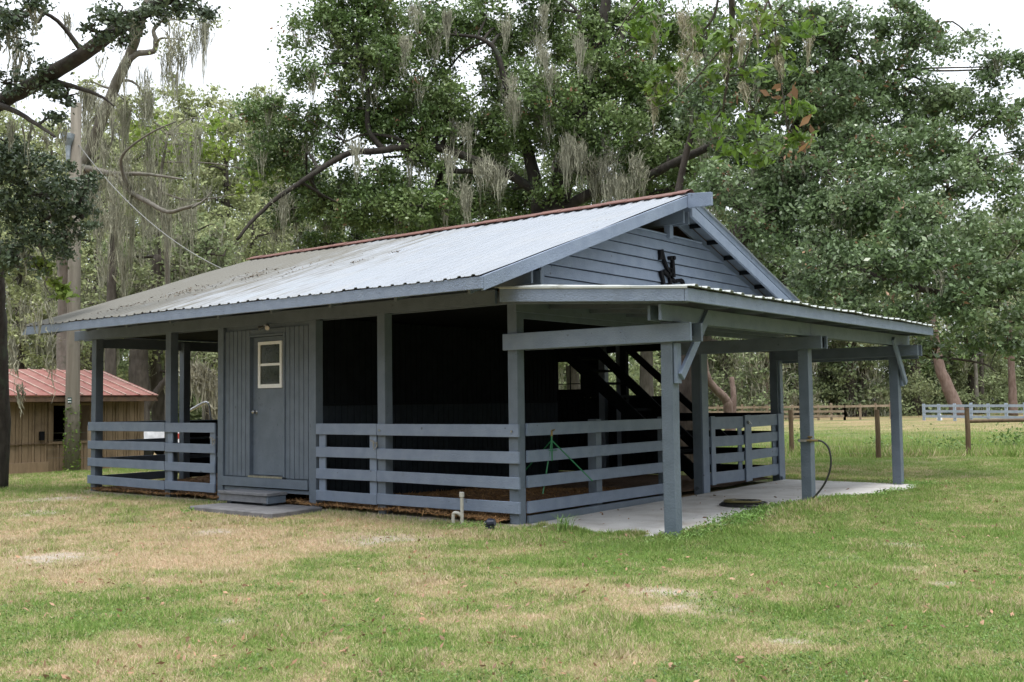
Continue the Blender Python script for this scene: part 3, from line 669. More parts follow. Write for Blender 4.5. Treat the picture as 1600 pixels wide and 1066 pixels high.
# ---- lean-to porch
for y in (-.047, 7.46):
    P('beam', MB().prism([(-.18, y, 1.99), (2.335, y, 1.99), (2.335, y, 2.185), (-.18, y, 2.185)], (0, .04, 0)), paint_l if y < 0 else paint)
P('beam', MB().prism([(-.0, .145, 1.99), (2.36, .145, 1.99), (2.36, .145, 2.185), (-.0, .145, 2.185)], (0, .04, 0)))
for y in (3.555, 3.745, 7.15, 7.345): P('beam', MB().prism([(.0, y, 2.03), (2.30 if y < 5 else 2.43, y, 2.03), (2.30 if y < 5 else 2.43, y, 2.20), (0, y, 2.20)], (0, .04, 0)))
for y0, y1 in ((-.006, .144), (3.6, 3.74), (7.2, 7.34)): P('blocking', MB().box((2.12, y0 + .004, 2.05), (2.27, y1 - .004, 2.18)), dark_in)
P('header_beam', MB().box((2.094, -.28, 2.205), (2.13, 3.63, 2.375)), paint_l); P('header_beam', MB().box((2.094, 3.634, 2.205), (2.13, 7.72, 2.375)), paint_l)
P('header_beam', MB().box((1.95, -.26, 2.21), (1.985, 7.7, 2.37)))
def ltz(x): return 2.695 - (x - .05) * .0755
for y in np.arange(-.3, 7.7, .88):
    P('rafter', MB().beam((.05, y, ltz(.05) - .13), (2.46, y, ltz(2.46) - .10), .04, .11))
P('roof_deck', MB().prism([(.05, -.40, ltz(.05) - .03), (2.47, -.40, ltz(2.47) - .03), (2.47, 7.62, ltz(2.47) - .03), (.05, 7.62, ltz(.05) - .03)], (0, 0, -.015)), raw_wood)
P('fascia', MB().prism([(.1, -.44, ltz(.1) - .01), (2.49, -.44, ltz(2.49) - .01), (2.49, -.44, ltz(2.49) - .145), (.1, -.44, ltz(.1) - .165)], (0, .035, 0)), paint_l)
P('fascia', MB().prism([(.1, 7.63, ltz(.1) - .01), (2.49, 7.63, ltz(2.49) - .01), (2.49, 7.63, ltz(2.49) - .145), (.1, 7.63, ltz(.1) - .165)], (0, .035, 0)), paint_l)
P('fascia', MB().box((2.493, -.44, 2.362), (2.53, 7.665, 2.497)), paint_l)
P('drip_edge', MB().prism([(.1, -.452, ltz(.1) + .012), (2.53, -.452, ltz(2.53) + .012), (2.53, -.452, ltz(2.53) - .016), (.1, -.452, ltz(.1) - .016)], (0, .009, 0)), lean_m)
roof_sheet(.035, ltz(.035) + .004, 2.575, ltz(2.575) + .004, -.45, 7.69, lean_m, 'roof_panel', pitch=.26, h=.022, along='y')
P('ledger', MB().box((.04, -.1, 2.44), (.075, 7.5, 2.60)))
# knee braces on the porch posts
def brace(p, q, x=2.094, th=.04, wd=.10):
    p, q = np.array(p), np.array(q); d = (q - p) / np.linalg.norm(q - p); nn_ = np.array([0, -d[2], d[1]])
    mb = MB(); a = p - nn_ * wd / 2; b = q - nn_ * wd / 2; c = q + nn_ * wd / 2; e = p + nn_ * wd / 2
    mb.prism([(x, t[1], t[2]) for t in (a, b, c, e)], (th, 0, 0)); P('knee_brace', mb, paint_l)
brace((0, .07, 1.62), (0, .72, 2.34), x=2.132); brace((0, 7.40, 1.60), (0, 6.86, 2.30), x=2.132)
P('spacer', MB().box((2.092, .02, 1.55), (2.131, .12, 1.98)), paint_l); P('spacer', MB().box((2.092, 7.30, 1.55), (2.131, 7.40, 1.9)), paint_l)

# needle litter lying on the roof
rl = []
for (u, v, s, nq) in ((790 // 2, 430, .28, 90), (290, 458, .3, 130), (200, 480, .22, 80), (395, 434, .12, 60), (620, 395, .08, 25), (560, 410, .1, 30), (330, 450, .5, 70), (480, 420, .6, 50)):
    # centre on the front slope plane
    r = RT @ np.array([(u - 800) / FPX, -(v - 533) / FPX, -1.0]); t = (CAM[2] - (RZ - SL * (RY - CAM[1]))) / (SL * r[1] - r[2]); c = CAM + r * t
    q = c + np.stack([rng.normal(size=nq) * s, rng.normal(size=nq) * s * .7, np.zeros(nq)], -1); q[:, 2] = RZ - SL * np.abs(q[:, 1] - RY) + .022
    q = q[(q[:, 0] > XL + .1) & (q[:, 1] > EY) & (q[:, 1] < RY - .2)]; rl.append(q)
q = np.concatenate(rl); tag(npmesh('roof_litter', leaf_quads(q, .055, 2.5, .2), 4, mat('dark_needle_litter', (.10, .07, .045), .9, (.17, .125, .08), 5, island=.4)), 'small drifts of brown needles and leaves lying on the metal roof', kind='stuff')

# ---- things about the barn
pad = MB().prism([(-4.95, -1.1, .0), (-3.12, -1.12, .0), (-3.2, -.2, .0), (-4.9, -.2, .0)], (0, 0, -.12)).build('stone_pad', conc_d, bevel=.012)
tag(pad, 'low stained grey concrete pad in front of the barn door', 'pad')
stp = empty('wooden_step', (-4.4, -.35, 0), 'grey painted wooden box step below the barn door', 'step')
step_m = mat('scuffed_grey_step_paint', (.15, .155, .175), .7, (.20, .205, .225), 8, bump=.4, specks=(.07, .07, .075))
P('tread', MB().box((-5.0, -.585, .135), (-3.89, -.24, .175)), step_m, stp); P('riser', MB().box((-4.97, -.565, .035), (-3.94, -.535, .133)), step_m, stp)
P('side_board', MB().box((-3.935, -.565, .03), (-3.905, -.25, .128)), paint, stp); P('side_board', MB().box((-4.995, -.565, .03), (-4.972, -.25, .128)), paint, stp)
P('support_block', MB().box((-4.1, -.5, .0), (-4.0, -.3, .029)), paint, stp); P('support_block', MB().box((-4.9, -.5, .0), (-4.8, -.3, .029)), paint, stp)

# black iron emblem on the gable
em = empty('wall_ornament', (.08, 3.6, 3.2), 'black iron bar ornament bolted to the gable siding', 'ornament')
def px(u, v): p = bp(u, v, 0, .09); return (p[1], p[2])
def bar(name, pts, w0, dep=.05, x=.05):
    mb = MB(); Q = [px(*p) for p in pts]
    for a, b in zip(Q[:-1], Q[1:]): mb.beam((x, *a), (x, *b), w0, dep, up=(1, 0, 0))
    for a in Q[1:-1]: mb.tube([(x - dep / 2, *a), (x + dep / 2, *a)], w0 / 2, 10)
    P(name, mb, black_m, em, bevel=.004)
bar('upright_bar', [(1037, 390), (1041, 407), (1047, 422)], .055)
mb = MB(); pl = [px(*p) for p in ((1034, 390), (1039, 390), (1041, 405), (1033, 406), (1034.5, 398))]; mb.prism([(.02, *a) for a in pl], (.05, 0, 0)); P('flag_plate', mb, black_m, em)
bar('upright_bar', [(1054, 404), (1056, 433)], .06)
mb = MB(); mb.tube([(.02, *px(1050, 403)), (.09, *px(1050, 403))], .03, 12).tube([(.02, *px(1055, 403)), (.09, *px(1055, 403))], .032, 12); P('knob', mb, black_m, em)
bar('link_bar', [(1040, 423), (1047, 430), (1053, 435), (1058, 440), (1063, 438), (1067, 437.5), (1070, 440), (1072, 447)], .05)
bar('leg_bar', [(1036, 423), (1040.5, 444)], .06); bar('leg_bar', [(1050.5, 420), (1050.5, 447)], .06); bar('cross_bar', [(1047, 421), (1055, 424)], .07)
mb = MB().box((-.005, 3.5, 3.18), (.045, 3.66, 3.24)); P('bracket', mb, steel, em)

# standpipe of white plastic and small black ground light
sp_ = empty('standpipe', (-.45, -.55, -.05), 'white plastic standpipe with a loop rising from the lawn by the barn rail', 'pipe')
c = bp(722, 818, 2, -.05); x0, y0 = c[0], c[1]
P('riser_pipe', MB().tube([(x0, y0, -.1), (x0, y0, .26)], .021, 14), pvc_m, sp_, bevel=0); P('cap', MB().tube([(x0, y0, .255), (x0, y0, .262), (x0, y0, .315), (x0, y0, .32)], [.02, .03, .03, .024], 14), pvc_m, sp_, bevel=0)
e1 = smooth_path([(x0, y0, .03), (x0 - .03, y0 - .03, .07), (x0 - .07, y0 - .055, .075), (x0 - .085, y0 - .06, .04), (x0 - .085, y0 - .06, -.1)], 5); P('elbow_pipe', MB().tube(e1, .02, 12), pvc_m, sp_, bevel=0)
c = bp(766, 826, 2, -.05); bl_ = empty('ground_light', c, 'small dark blue black spotlight lying in the grass by the corner post', 'light')
P('housing', MB().tube([c + np.array([-.05, 0, .05]), c + np.array([-.01, -.0, .06]), c + np.array([.05, .02, .07])], [.035, .055, .04], 12).box(c + np.array([-.04, -.04, .0]), c + np.array([.04, .03, .03])), mat('blue_black_plastic', (.012, .016, .035), .35), bl_, bevel=0)
P('lens', MB().tube([c + np.array([-.062, 0, .048]), c + np.array([-.05, 0, .05])], .034, 12), glass, bl_, bevel=0)
# drain stub
c = bp(950, 796, 2, -.05); tag(MB().tube([c + np.array([0, 0, -.02]), c + np.array([0, 0, .06])], .03, 12).build('pipe_stub', pvc_m), 'short white pipe stub at the foot of the fence on the slab edge', 'pipe')

# green tripod sprinkler in the pen
tp = empty('tripod_sprinkler', (-.1, .75, 0), 'green legged tripod sprinkler with brass head behind the corner rails', 'sprinkler')
top = bp(862, 688, 1, .62); 
for (u, v, yy) in ((848, 772, .45), (812, 745, .9), (926, 752, .9)):
    f_ = bp(u, v, 1, yy); P('leg', MB().tube([top, f_], .008, 6), green_m, tp, bevel=0)
P('centre_pipe', MB().tube([top - np.array([0, 0, .25]), top + np.array([0, 0, .06])], .011, 8), green_m, tp, bevel=0)
for k_ in (.3,): P('brace_ring', MB().tube([top + np.array([.07 * math.cos(a), .07 * math.sin(a), -.12]) for a in np.linspace(0, 2 * math.pi, 10)], .004, 5), green_m, tp, bevel=0)
P('sprinkler_head', MB().tube([top + np.array([0, 0, .05]), top + np.array([0, 0, .12])], .016, 8).tube([top + np.array([-.04, 0, .1]), top + np.array([.05, 0, .13])], .009, 6).tube([top + np.array([.0, 0, .12]), top + np.array([-.03, 0, .17])], .006, 6), brass, tp, bevel=0)

# hose: clamp and pipe on the middle porch post, then coil on the slab
hs = empty('garden_hose', (2.1, 3.7, 0), 'black garden hose clamped to the middle porch post and running down into the grass', 'hose')
P('clamp', MB().box((1.93, 3.58, .80), (2.115, 3.597, .835)).box((2.093, 3.58, .80), (2.11, 3.76, .835)), steel, hs)
P('hose_bib', MB().tube([(2.06, 3.56, .82), (2.2, 3.6, .82)], .016, 8).tube([(2.10, 3.58, .79), (2.10, 3.58, .86)], .012, 8).tube([(2.07, 3.58, .865), (2.13, 3.58, .865)], .014, 8), brass, hs, bevel=0)
P('hose_line', MB().tube(smooth_path([(2.19, 3.6, .82), (2.26, 3.62, .8), (2.33, 3.64, .7), (2.35, 3.63, .5), (2.30, 3.58, .3), (2.2, 3.52, .13), (2.1, 3.46, .03), (2.0, 3.42, -.01)], 7), .013, 8), rubber, hs, bevel=0, )
def spiral(cx, cy, r0, r1, turns, z0, z1, ph=0, ec=.75):
    t = np.linspace(0, 1, int(turns * 26)); a = ph + t * turns * 2 * math.pi; r = r0 + (r1 - r0) * t + .012 * np.sin(t * 40)
    return [(cx + math.cos(p) * q, cy + math.sin(p) * q * ec, z0 + (z1 - z0) * s + .005 * math.sin(p * 1.3)) for p, q, s in zip(a, r, t)]
hc = empty('hose_coil', (1.33, 3.1, -.04), 'coil of black and yellowed garden hose lying on the slab under the porch', 'hose')
P('coil', MB().tube(spiral(1.33, 3.12, .34, .2, 5, -.026, .012), .0125, 7), rubber, hc, bevel=0)
P('coil', MB().tube(spiral(1.37, 3.15, .3, .14, 4, .0, .03, 1.3), .0125, 7), rubber, hc, bevel=0); P('coil', MB().tube(spiral(1.35, 3.09, .27, .24, 1.6, .03, .035, 2.3), .012, 7), hose_y, hc, bevel=0)
P('loose_end', MB().tube(smooth_path([(1.64, 3.2, -.02), (1.8, 3.25, -.022), (1.9, 3.35, -.02), (2.0, 3.45, .0)], 6), .0125, 7), rubber, hc, bevel=0)

# ------------------------------------------------------------------ shed
sh = empty('shed', (-16.5, 1.5, -.05), 'tan board shed with faded red metal roof at the left edge', 'shed')
SX = -15.3; sw = MB()
board_wall(sw, -2.5, 4.72, -.12, 1.56, 'x', SX - .03, .03, .145, hole=(2.36, 3.36, .62, 1.45))
sw.box((SX - .05, -2.5, -.12), (SX - .032, 2.38, 1.56)).box((SX - .05, 3.36, -.12), (SX - .032, 4.72, 1.56)).box((SX - .05, 2.38, -.12), (SX - .032, 3.36, .62)).box((SX - .05, 2.38, 1.45), (SX - .032, 3.36, 1.56))
sw.box((-19, 4.69, -.12), (SX - .055, 4.72, 1.7)); sw.box((-19, -2.5, -.12), (SX - .055, -2.47, 1.7)); P('wall', sw, tan_wood, sh, bevel=0)
bt = MB()
for yy in np.arange(-2.4, 4.75, .29):
    if 2.36 < yy < 3.36: bt.box((SX + .002, yy - .02, -.1), (SX + .02, yy + .02, .62))
    else: bt.box((SX + .002, yy - .02, -.1), (SX + .02, yy + .02, 1.55))
P('battens', bt, tan_wood, sh, bevel=0)
ww = P('window', MB().box((SX, 2.30, .56), (SX + .035, 2.37, 1.5)).box((SX, 3.36, .56), (SX + .035, 3.43, 1.5)).box((SX, 2.37, 1.44), (SX + .035, 3.36, 1.5)).box((SX, 2.37, .56), (SX + .035, 3.36, .62)), tan_wood, sh)
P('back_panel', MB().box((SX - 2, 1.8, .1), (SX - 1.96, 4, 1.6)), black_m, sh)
P('cross_rail', MB().box((SX + .021, 1.2, .58), (SX + .05, 2.28, .60)), post_wood, sh); P('wall_box', MB().box((SX + .021, 2.08, .66), (SX + .09, 2.18, .86)), black_m, sh); P('kick_board', MB().box((SX + .021, -2.5, -.1), (SX + .045, 2.3, .18)), tan_wood, sh)
def shz(x): return 1.66 + (-14.9 - x) * .262
P('roof', MB().prism([(-14.88, -2.9, shz(-14.88)), (-17.4, -2.9, shz(-17.4)), (-17.4, 4.84, shz(-17.4)), (-14.88, 4.84, shz(-14.88))], (0, 0, .02)).prism([(-19.9, -2.9, shz(-14.88)), (-17.402, -2.9, shz(-17.4)), (-17.402, 4.84, shz(-17.4)), (-19.9, 4.84, shz(-14.88))], (0, 0, .02)), shed_roof, sh)
sm_ = MB()
for yy in np.arange(-2.88, 4.9, .36): sm_.beam((-14.87, yy, shz(-14.87) + .035), (-17.4, yy, shz(-17.4) + .035), .035, .025)
P('roof_seams', sm_, seam_m, sh, bevel=0)
P('fascia', MB().box((-14.94, -2.9, 1.52), (-14.90, 4.84, 1.635)), raw_wood, sh); P('rake_board', MB().prism([(-14.9, 4.80, 1.55), (-17.4, 4.80, 2.2), (-17.4, 4.80, 2.28), (-14.9, 4.80, 1.64)], (0, .035, 0)), tan_wood, sh)
P('gable_wall', MB().prism([(SX - .06, 4.69, 1.7), (-17.4, 4.69, 2.22), (-19, 4.69, 1.7)], (0, .03, 0)), tan_wood, sh)

# utility pole
bu = bp(112, 738, 2, -.06); up = empty('utility_pole', bu, 'tall weathered round utility pole between the shed and the barn', 'pole')
def poleat(v): # follow the pole upward
    h = bp(112, v, 0, bu[0])[2]; return bu + np.array([0, 0, h])
H = 8.4; P('shaft', MB().tube([bu + np.array([0, 0, -.2]), bu + np.array([0, 0, 1.5]), bu + np.array([.01, 0, 4]), bu + np.array([0, 0, H])], [.165, .155, .14, .115], 16), pole_wood, up, bevel=0).data.polygons.foreach_set('use_smooth', [True] * 50)
c = poleat(218); r_ = RT @ np.array([0, 0, 1.0])
P('lamp_fixture', MB().tube([c + np.array([.0, -.18, -.45]), c + np.array([.0, -.18, -.1]), c + np.array([0, -.2, .05]), c + np.array([0, -.2, .16]), c + np.array([0, -.2, .19])], [.04, .06, .14, .16, .05], 16).tube([c + np.array([0, 0, .05]), c + np.array([0, -.2, .1])], .03, 8), mat('cloudy_lamp_plastic', (.25, .29, .33), .3, (.4, .45, .5), 9), up, bevel=0)
cc = poleat(622); tg = MB(); t_ = np.array([.784, .62, 0]) * .045; n_ = np.array([.62, -.784, 0]) * .15
tg.prism([cc - t_ + n_ + [0, 0, -.06], cc + t_ + n_ + [0, 0, -.06], cc + t_ + n_ + [0, 0, .07], cc - t_ + n_ + [0, 0, .07]], n_ * .06); P('number_plate', tg, mat('dark_green_plate', (.02, .07, .06), .5), up, bevel=0)
for zz in (-.03, .03): P('plate_stripe', MB().prism([cc - t_ * .8 + n_ * 1.07 + [0, 0, zz - .008], cc + t_ * .8 + n_ * 1.07 + [0, 0, zz - .008], cc + t_ * .8 + n_ * 1.07 + [0, 0, zz + .008], cc - t_ * .8 + n_ * 1.07 + [0, 0, zz + .008]], n_ * .02), white_p, up, bevel=0)
# service cable from pole to roof
ca = at(176, 300, 23.5); cb = bp(347, 420, 0, -9.6); cc_ = poleat(215)
pts = []
for t in np.linspace(0, 1, 30):
    p = cc_ * (1 - t) + cb * t; p[2] -= 1.0 * 4 * t * (1 - t) * .35; pts.append(p)
cable = MB().tube(pts, .010, 6).build('overhead_cable', wire_m); tag(cable, 'white overhead cable sagging from the utility pole to the barn roof', 'cable')

# ------------------------------------------------------------------ fences
def fence_post(x, y, h, r, label, group, m=post_wood):
    z = float(gz(x, y)); mb = MB(); mb.tube([(x, y, z - .15), (x + .01, y, z + h * .5), (x, y, z + h)], [r, r * .96, r * .9], 10, rough=.04)
    return mb
wf_ = empty('wire_fence', (-1, 16, 0), 'wire stock fence on round brown posts with one top pole at right', 'fence')
pts = [(-8.4, 13.8), (-5.9, 14.7), (-3.38, 15.6), (-1.06, 15.35), (.45, 17.26)]
pts = [(-10.5, 15.2), (-6.9, 15.4), (-3.38, 15.6), (-1.06, 15.27), (.45, 17.26), (2.9, 19.6), (5.4, 22)]
for i, (a, b) in enumerate(pts): P('post', fence_post(a, b, 1.16, .062, None, None), post_wood, wf_, bevel=0)
for (a, b), (c, e) in zip(pts[4:-1], pts[5:]): P('top_pole', MB().tube([(a, b, float(gz(a, b)) + .83), ((a + c) / 2, (b + e) / 2, float(gz(a, b)) + .84), (c, e, float(gz(c, e)) + .84)], .045, 8), post_wood, wf_, bevel=0)
wr = MB()
for (a, b), (c, e) in zip(pts[:-1], pts[1:]):
    for h in np.arange(.1, 1.05, .16): wr.tube([(a, b, -.06 + h), ((a + c) / 2, (b + e) / 2, -.07 + h), (c, e, -.06 + h)], .0016, 3, cap=False)
    n_ = int(math.hypot(c - a, e - b) / .3)
    for i in range(n_): t = i / n_; wr.tube([(a + (c - a) * t, b + (e - b) * t, .0), (a + (c - a) * t, b + (e - b) * t, 1.02)], .0012, 3, cap=False)
P('wire_mesh', wr, wire_m, wf_, bevel=0)
wl = empty('wire_fence', (-14.7, 2.8, 0), 'thin wire fence with a leafy wooden post in front of the tan shed', 'fence')
pts = [(-17.6, .4), (-14.62, 2.93)]
for a, b in pts: P('post', fence_post(a, b, 1.02, .08, None, None), rail_wood, wl, bevel=0)
wr = MB()
for h in (.3, .5, .7, .86): wr.tube([(pts[0][0], pts[0][1] - .09, -.04 + h), (pts[1][0], pts[1][1] - .09, -.04 + h)], .003, 3)
P('wire_strands', wr, wire_m, wl, bevel=0)
# three rail wooden fence far across the paddock
tf = empty('board_fence', (-20, 58, -.2), 'three rail tan wooden fence along the far side of the paddock', 'fence')
def ground_pt(u, v):
    p = bp(u, v, 2, -.17); return p
A, B = ground_pt(1085, 658), ground_pt(1320, 657); C2 = ground_pt(1392, 655)
def board_fence(A, B, n, h, rails, m, par, pw=.13, gap=None):
    for i in range(n + 1):
        p = A + (B - A) * i / n; P('post', MB().box((p[0] - pw / 2, p[1] - pw / 2, p[2] - .2), (p[0] + pw / 2, p[1] + pw / 2, p[2] + h + random.uniform(-.03, .08))), m, par, bevel=0)
    for z in rails:
        P('rail', MB().beam(A + np.array([0, -.1, z]), B + np.array([0, -.1, z]), .04, .16), m, par, bevel=0)
board_fence(A, B, 12, 1.15, (.30, .64, .98), rail_wood, tf); board_fence(B, C2, 3, 1.15, (.98,), rail_wood, tf)
wf2 = empty('painted_fence', (-10, 55, -.2), 'pale blue white board fence beyond the paddock at the right edge', 'fence')
A, B = ground_pt(1444, 657), ground_pt(1700, 662)
board_fence(A, B, 9, 1.1, (.28, .62, .98), white_fence, wf2, .16)
wj = ground_pt(1468, 657); tag(MB().box(wj + [-.12, -.2, 0], wj + [.15, .1, .28]).tube([wj + [0, 0, .28], wj + [0, 0, .42]], [.14, .1], 10).build('white_bucket', white_p), 'small white bucket standing before the pale board fence', 'bucket')

# ------------------------------------------------------------------ vehicle parts seen through the far end of the barn
tc = at(312, 690, 22.5); tr_ = empty('lawn_tractor', (tc[0], tc[1], -.05), 'dark lawn tractor with a bent chrome roll bar beyond the far end of the barn', 'tractor')
def R3(du, v): return at(312 + du, v, 22.5)
ex = np.array([.784, .62, 0]); ey = np.array([-.62, .784, 0])
def obx(mb, c, l, w_, h):
    c = np.array(c); V = [c + ex * l / 2 * i + ey * w_ / 2 * j + np.array([0, 0, h * k_]) for k_ in (0, 1) for j in (-1, 1) for i in (-1, 1)]
    return mb.add(V, [(0, 2, 3, 1), (4, 5, 7, 6), (0, 1, 5, 4), (2, 6, 7, 3), (0, 4, 6, 2), (1, 3, 7, 5)])
b0 = np.array([tc[0], tc[1], -.05])
P('body', obx(obx(MB(), b0 + [0, 0, .32], 1.2, .55, .3), b0 + ex * .3 + [0, 0, .6], .55, .5, .22), black_m, tr_, bevel=.03); P('seat', obx(obx(MB(), b0 - ex * .15 + [0, 0, .62], .4, .42, .1), b0 - ex * .33 + [0, 0, .7], .1, .42, .3), rubber, tr_, bevel=.03)
for sx_, rr in ((-.42, .27), (.45, .2)):
    for sy_ in (-.35, .35): c = b0 + ex * sx_ + ey * sy_ + [0, 0, rr]; o = P('wheel', MB().tube([c - ey * .1, c + ey * .1], rr, 18), rubber, tr_, bevel=.02)
P('roll_bar', MB().tube(smooth_path([R3(-27, 700), R3(-27, 660), R3(-25, 648), R3(-12, 640), R3(2, 632), R3(9, 629), R3(14, 634), R3(17, 660), R3(18, 700)], 6), .032, 8), mat('bright_chrome', (.55, .55, .56), .15, metal=.9), tr_, bevel=0)
P('tail_light', obx(MB(), R3(-31, 686), .1, .04, .12), red_pl, tr_)
tb = at(241, 688, 30); tt = empty('covered_trailer', (tb[0], tb[1], -.05), 'low trailer under a crumpled white sheet behind the far end of the barn', 'trailer')
mb = MB(); nx_, ny_ = 16, 8; V = []; F = []
for i in range(nx_ + 1):
    for j in range(ny_ + 1):
        a, b = i / nx_ - .5, j / ny_ - .5
        V.append(tb + ex * a * 2.6 + ey * b * 1.4 + np.array([0, 0, (-tb[2] + .38) + .42 * (1 - (2 * abs(a)) ** 6) * (1 - (2 * abs(b)) ** 6) + random.uniform(-.03, .03)]))
F = [(i * (ny_ + 1) + j, (i + 1) * (ny_ + 1) + j, (i + 1) * (ny_ + 1) + j + 1, i * (ny_ + 1) + j + 1) for i in range(nx_) for j in range(ny_)]
mb.add(V, F); P('sheet', mb, tarp_m, tt, bevel=0)
tb0 = np.array([tb[0], tb[1], -.05]); P('bed', obx(MB(), tb0 + [0, 0, .22], 2.5, 1.3, .15), black_m, tt)
for sy_ in (-.6, .6): c = tb0 + ey * sy_ + [0, 0, .2]; P('wheel', MB().tube([c - ey * .07, c + ey * .07], .2, 16), rubber, tt)

# ------------------------------------------------------------------ TREES
def lobes_px(L_):
    return [(at(u, v, d), r / FPX * d) for u, v, d, r in L_]
def crown_points(lobes, dens, clump=.42, per=46, shell=.3, flat=.85):
    "leaf centres: lobes > clumps > leaves"
    out = []; cl = []
    for c, r in lobes:
        n = max(4, int(dens * 2.6 * (r / clump) ** 2))
        q = rng.normal(size=(n, 3)); q /= np.linalg.norm(q, axis=1)[:, None]
        q *= (r * (shell + (1 - shell) * rng.random(n) ** .6) * (.82 + .36 * rng.random(n)))[:, None]; q[:, 2] *= flat
        cl.append(c + q)
    cl = np.concatenate(cl); k = len(cl)
    cs = clump * (.55 + .8 * rng.random(k))
    m = rng.integers(int(per * 1.1), int(per * 2.4), k)
    idx = np.repeat(np.arange(k), m); g = rng.normal(size=(len(idx), 3)) * .42; g[:, 2] *= .6
    return cl[idx] + g * cs[idx][:, None], cl
def moss_strands(anchors, length, n=26, spread=.12, width=.018, m=None):
    "hanging tapered wisps from each anchor"
    A = np.repeat(np.array(anchors), n, 0); k = len(A)
    Lc = np.repeat(length * (.4 + .9 * rng.random(len(anchors))), n); sp2 = np.repeat(.5 + rng.random(len(anchors)), n)
    off = rng.normal(size=(k, 3)) * spread * sp2[:, None]; off[:, 2] *= .8
    P0 = A + off; ln = Lc * (.15 + .85 * rng.random(k)) * np.clip(1 - np.linalg.norm(off[:, :2], axis=1) / (3.2 * spread), .15, 1)
    a = rng.random(k) * math.pi; dr_ = np.stack([np.cos(a), np.sin(a), np.zeros(k)], -1) * (width * (.5 + rng.random(k)))[:, None]
    quads = []; S_ = 4; prev = P0; pw = np.full(k, .5); 
    tgt = np.repeat(np.array(anchors) + rng.normal(size=(len(anchors), 3)) * .05, n, 0)
    for s in range(1, S_ + 1):
        t = s / S_; q = P0 * 1.0; q[:, :2] = P0[:, :2] * (1 - .55 * t) + tgt[:, :2] * .55 * t; q += rng.normal(size=(k, 3)) * .022 * length ** .3; q[:, 2] = P0[:, 2] - ln * t
        w1 = np.sin(np.pi * min(t * .9 + .12, 1)) * .8 + .08
        quads.append(np.stack([prev - dr_ * pw[:, None], prev + dr_ * pw[:, None], q + dr_ * w1, q - dr_ * w1], 1)); prev = q; pw = np.full(k, w1)
    return np.concatenate(quads).reshape(-1, 3)
def tree(name, label, base, limbs, lobes, leafm, barkm, group=None, leaf=.085, dens=1.5, clump=.42, per=46, moss=0, moss_len=.8, mossm=None, mwidth=.018, mn=26, mspread=.12,
         extra_moss=None, cat='tree', up=.6, twigs=3, brown=0, wr=.56):
    t = empty(name, base, label, cat, group)
    mb = MB(); nodes = []
    for pts, r0, r1 in limbs:
        sp3 = smooth_path(pts, 6); n = len(sp3); amp = .1 * r0
        sp3 = [p + (rng.normal(size=3) * amp * .35 if 0 < i < n - 1 else 0) for i, p in enumerate(sp3)]
        rr = [r0 + (r1 - r0) * i / (n - 1) for i in range(n)]
        mb.tube(sp3, rr, 12 if r0 > .1 else 6, rough=.035, cap=True); nodes += [(p, r) for p, r in zip(sp3, rr)]
    NP = np.array([p for p, r in nodes]); NR = np.array([r for p, r in nodes])
    if len(lobes):
        cen, cl = crown_points(lobes, dens, clump, per)
        if twigs:
            for c, r in lobes:
                dd = np.linalg.norm(NP - c, axis=1) + 4 * (NP[:, 2] > c[2] + .5); i = int(np.argmin(dd)); s0 = NP[i]; L0 = np.linalg.norm(c - s0)
                r0 = min(NR[i] * .7, .03 + .012 * L0 + .015 * r); mid = (s0 + c) / 2 + np.array([0, 0, .1 * L0]) + rng.normal(size=3) * .1 * L0
                mb.tube(smooth_path([s0, mid, c], 4), np.linspace(r0, r0 * .45, 9), 5, cap=False)
                for _ in range(twigs):
                    q = rng.normal(size=3); q /= np.linalg.norm(q); q[2] = q[2] * .7 + .1; e = c + q * r * .95; m_ = (c + e) / 2 + rng.normal(size=3) * .12 * r
                    mb.tube(smooth_path([c, m_, e], 3), np.linspace(r0 * .45, .008, 7), 4, cap=False)
        nb = int(len(cen) * brown)
        npmesh('crown', leaf_quads(cen[nb:], leaf, up, wr), 4, leafm, t)
        if nb:
            kk = rng.choice(len(cl), max(2, nb // 14)); bc = np.repeat(cl[kk], 14, 0); bc = bc + rng.normal(size=bc.shape) * .09
            o = npmesh('dead_leaf_sprays', leaf_quads(bc, leaf * 1.15, 0, .4), 4, leaf_brown, t)
    anchors = []
    if moss and len(lobes):
        idx = rng.choice(len(cl), min(moss, len(cl)), replace=False); anchors += list(cl[idx] - [0, 0, .1])
    if extra_moss is not None: anchors += list(extra_moss)
    if anchors: npmesh('spanish_moss', moss_strands(anchors, moss_len, mn, mspread, mwidth), 4, mossm or moss_m, t)
    if mb.v: mb.build('trunk', barkm, t, smooth=True)
    return t
def pxl(pts, d0, d1=None):
    n = len(pts); d1 = d0 if d1 is None else d1
    return [at(u, v, d0 + (d1 - d0) * i / max(n - 1, 1)) for i, (u, v) in enumerate(pts)]
def gpt(u, d): # ground point under column u at distance d
    p = at(u, 640, d); p[2] = -.15; return p

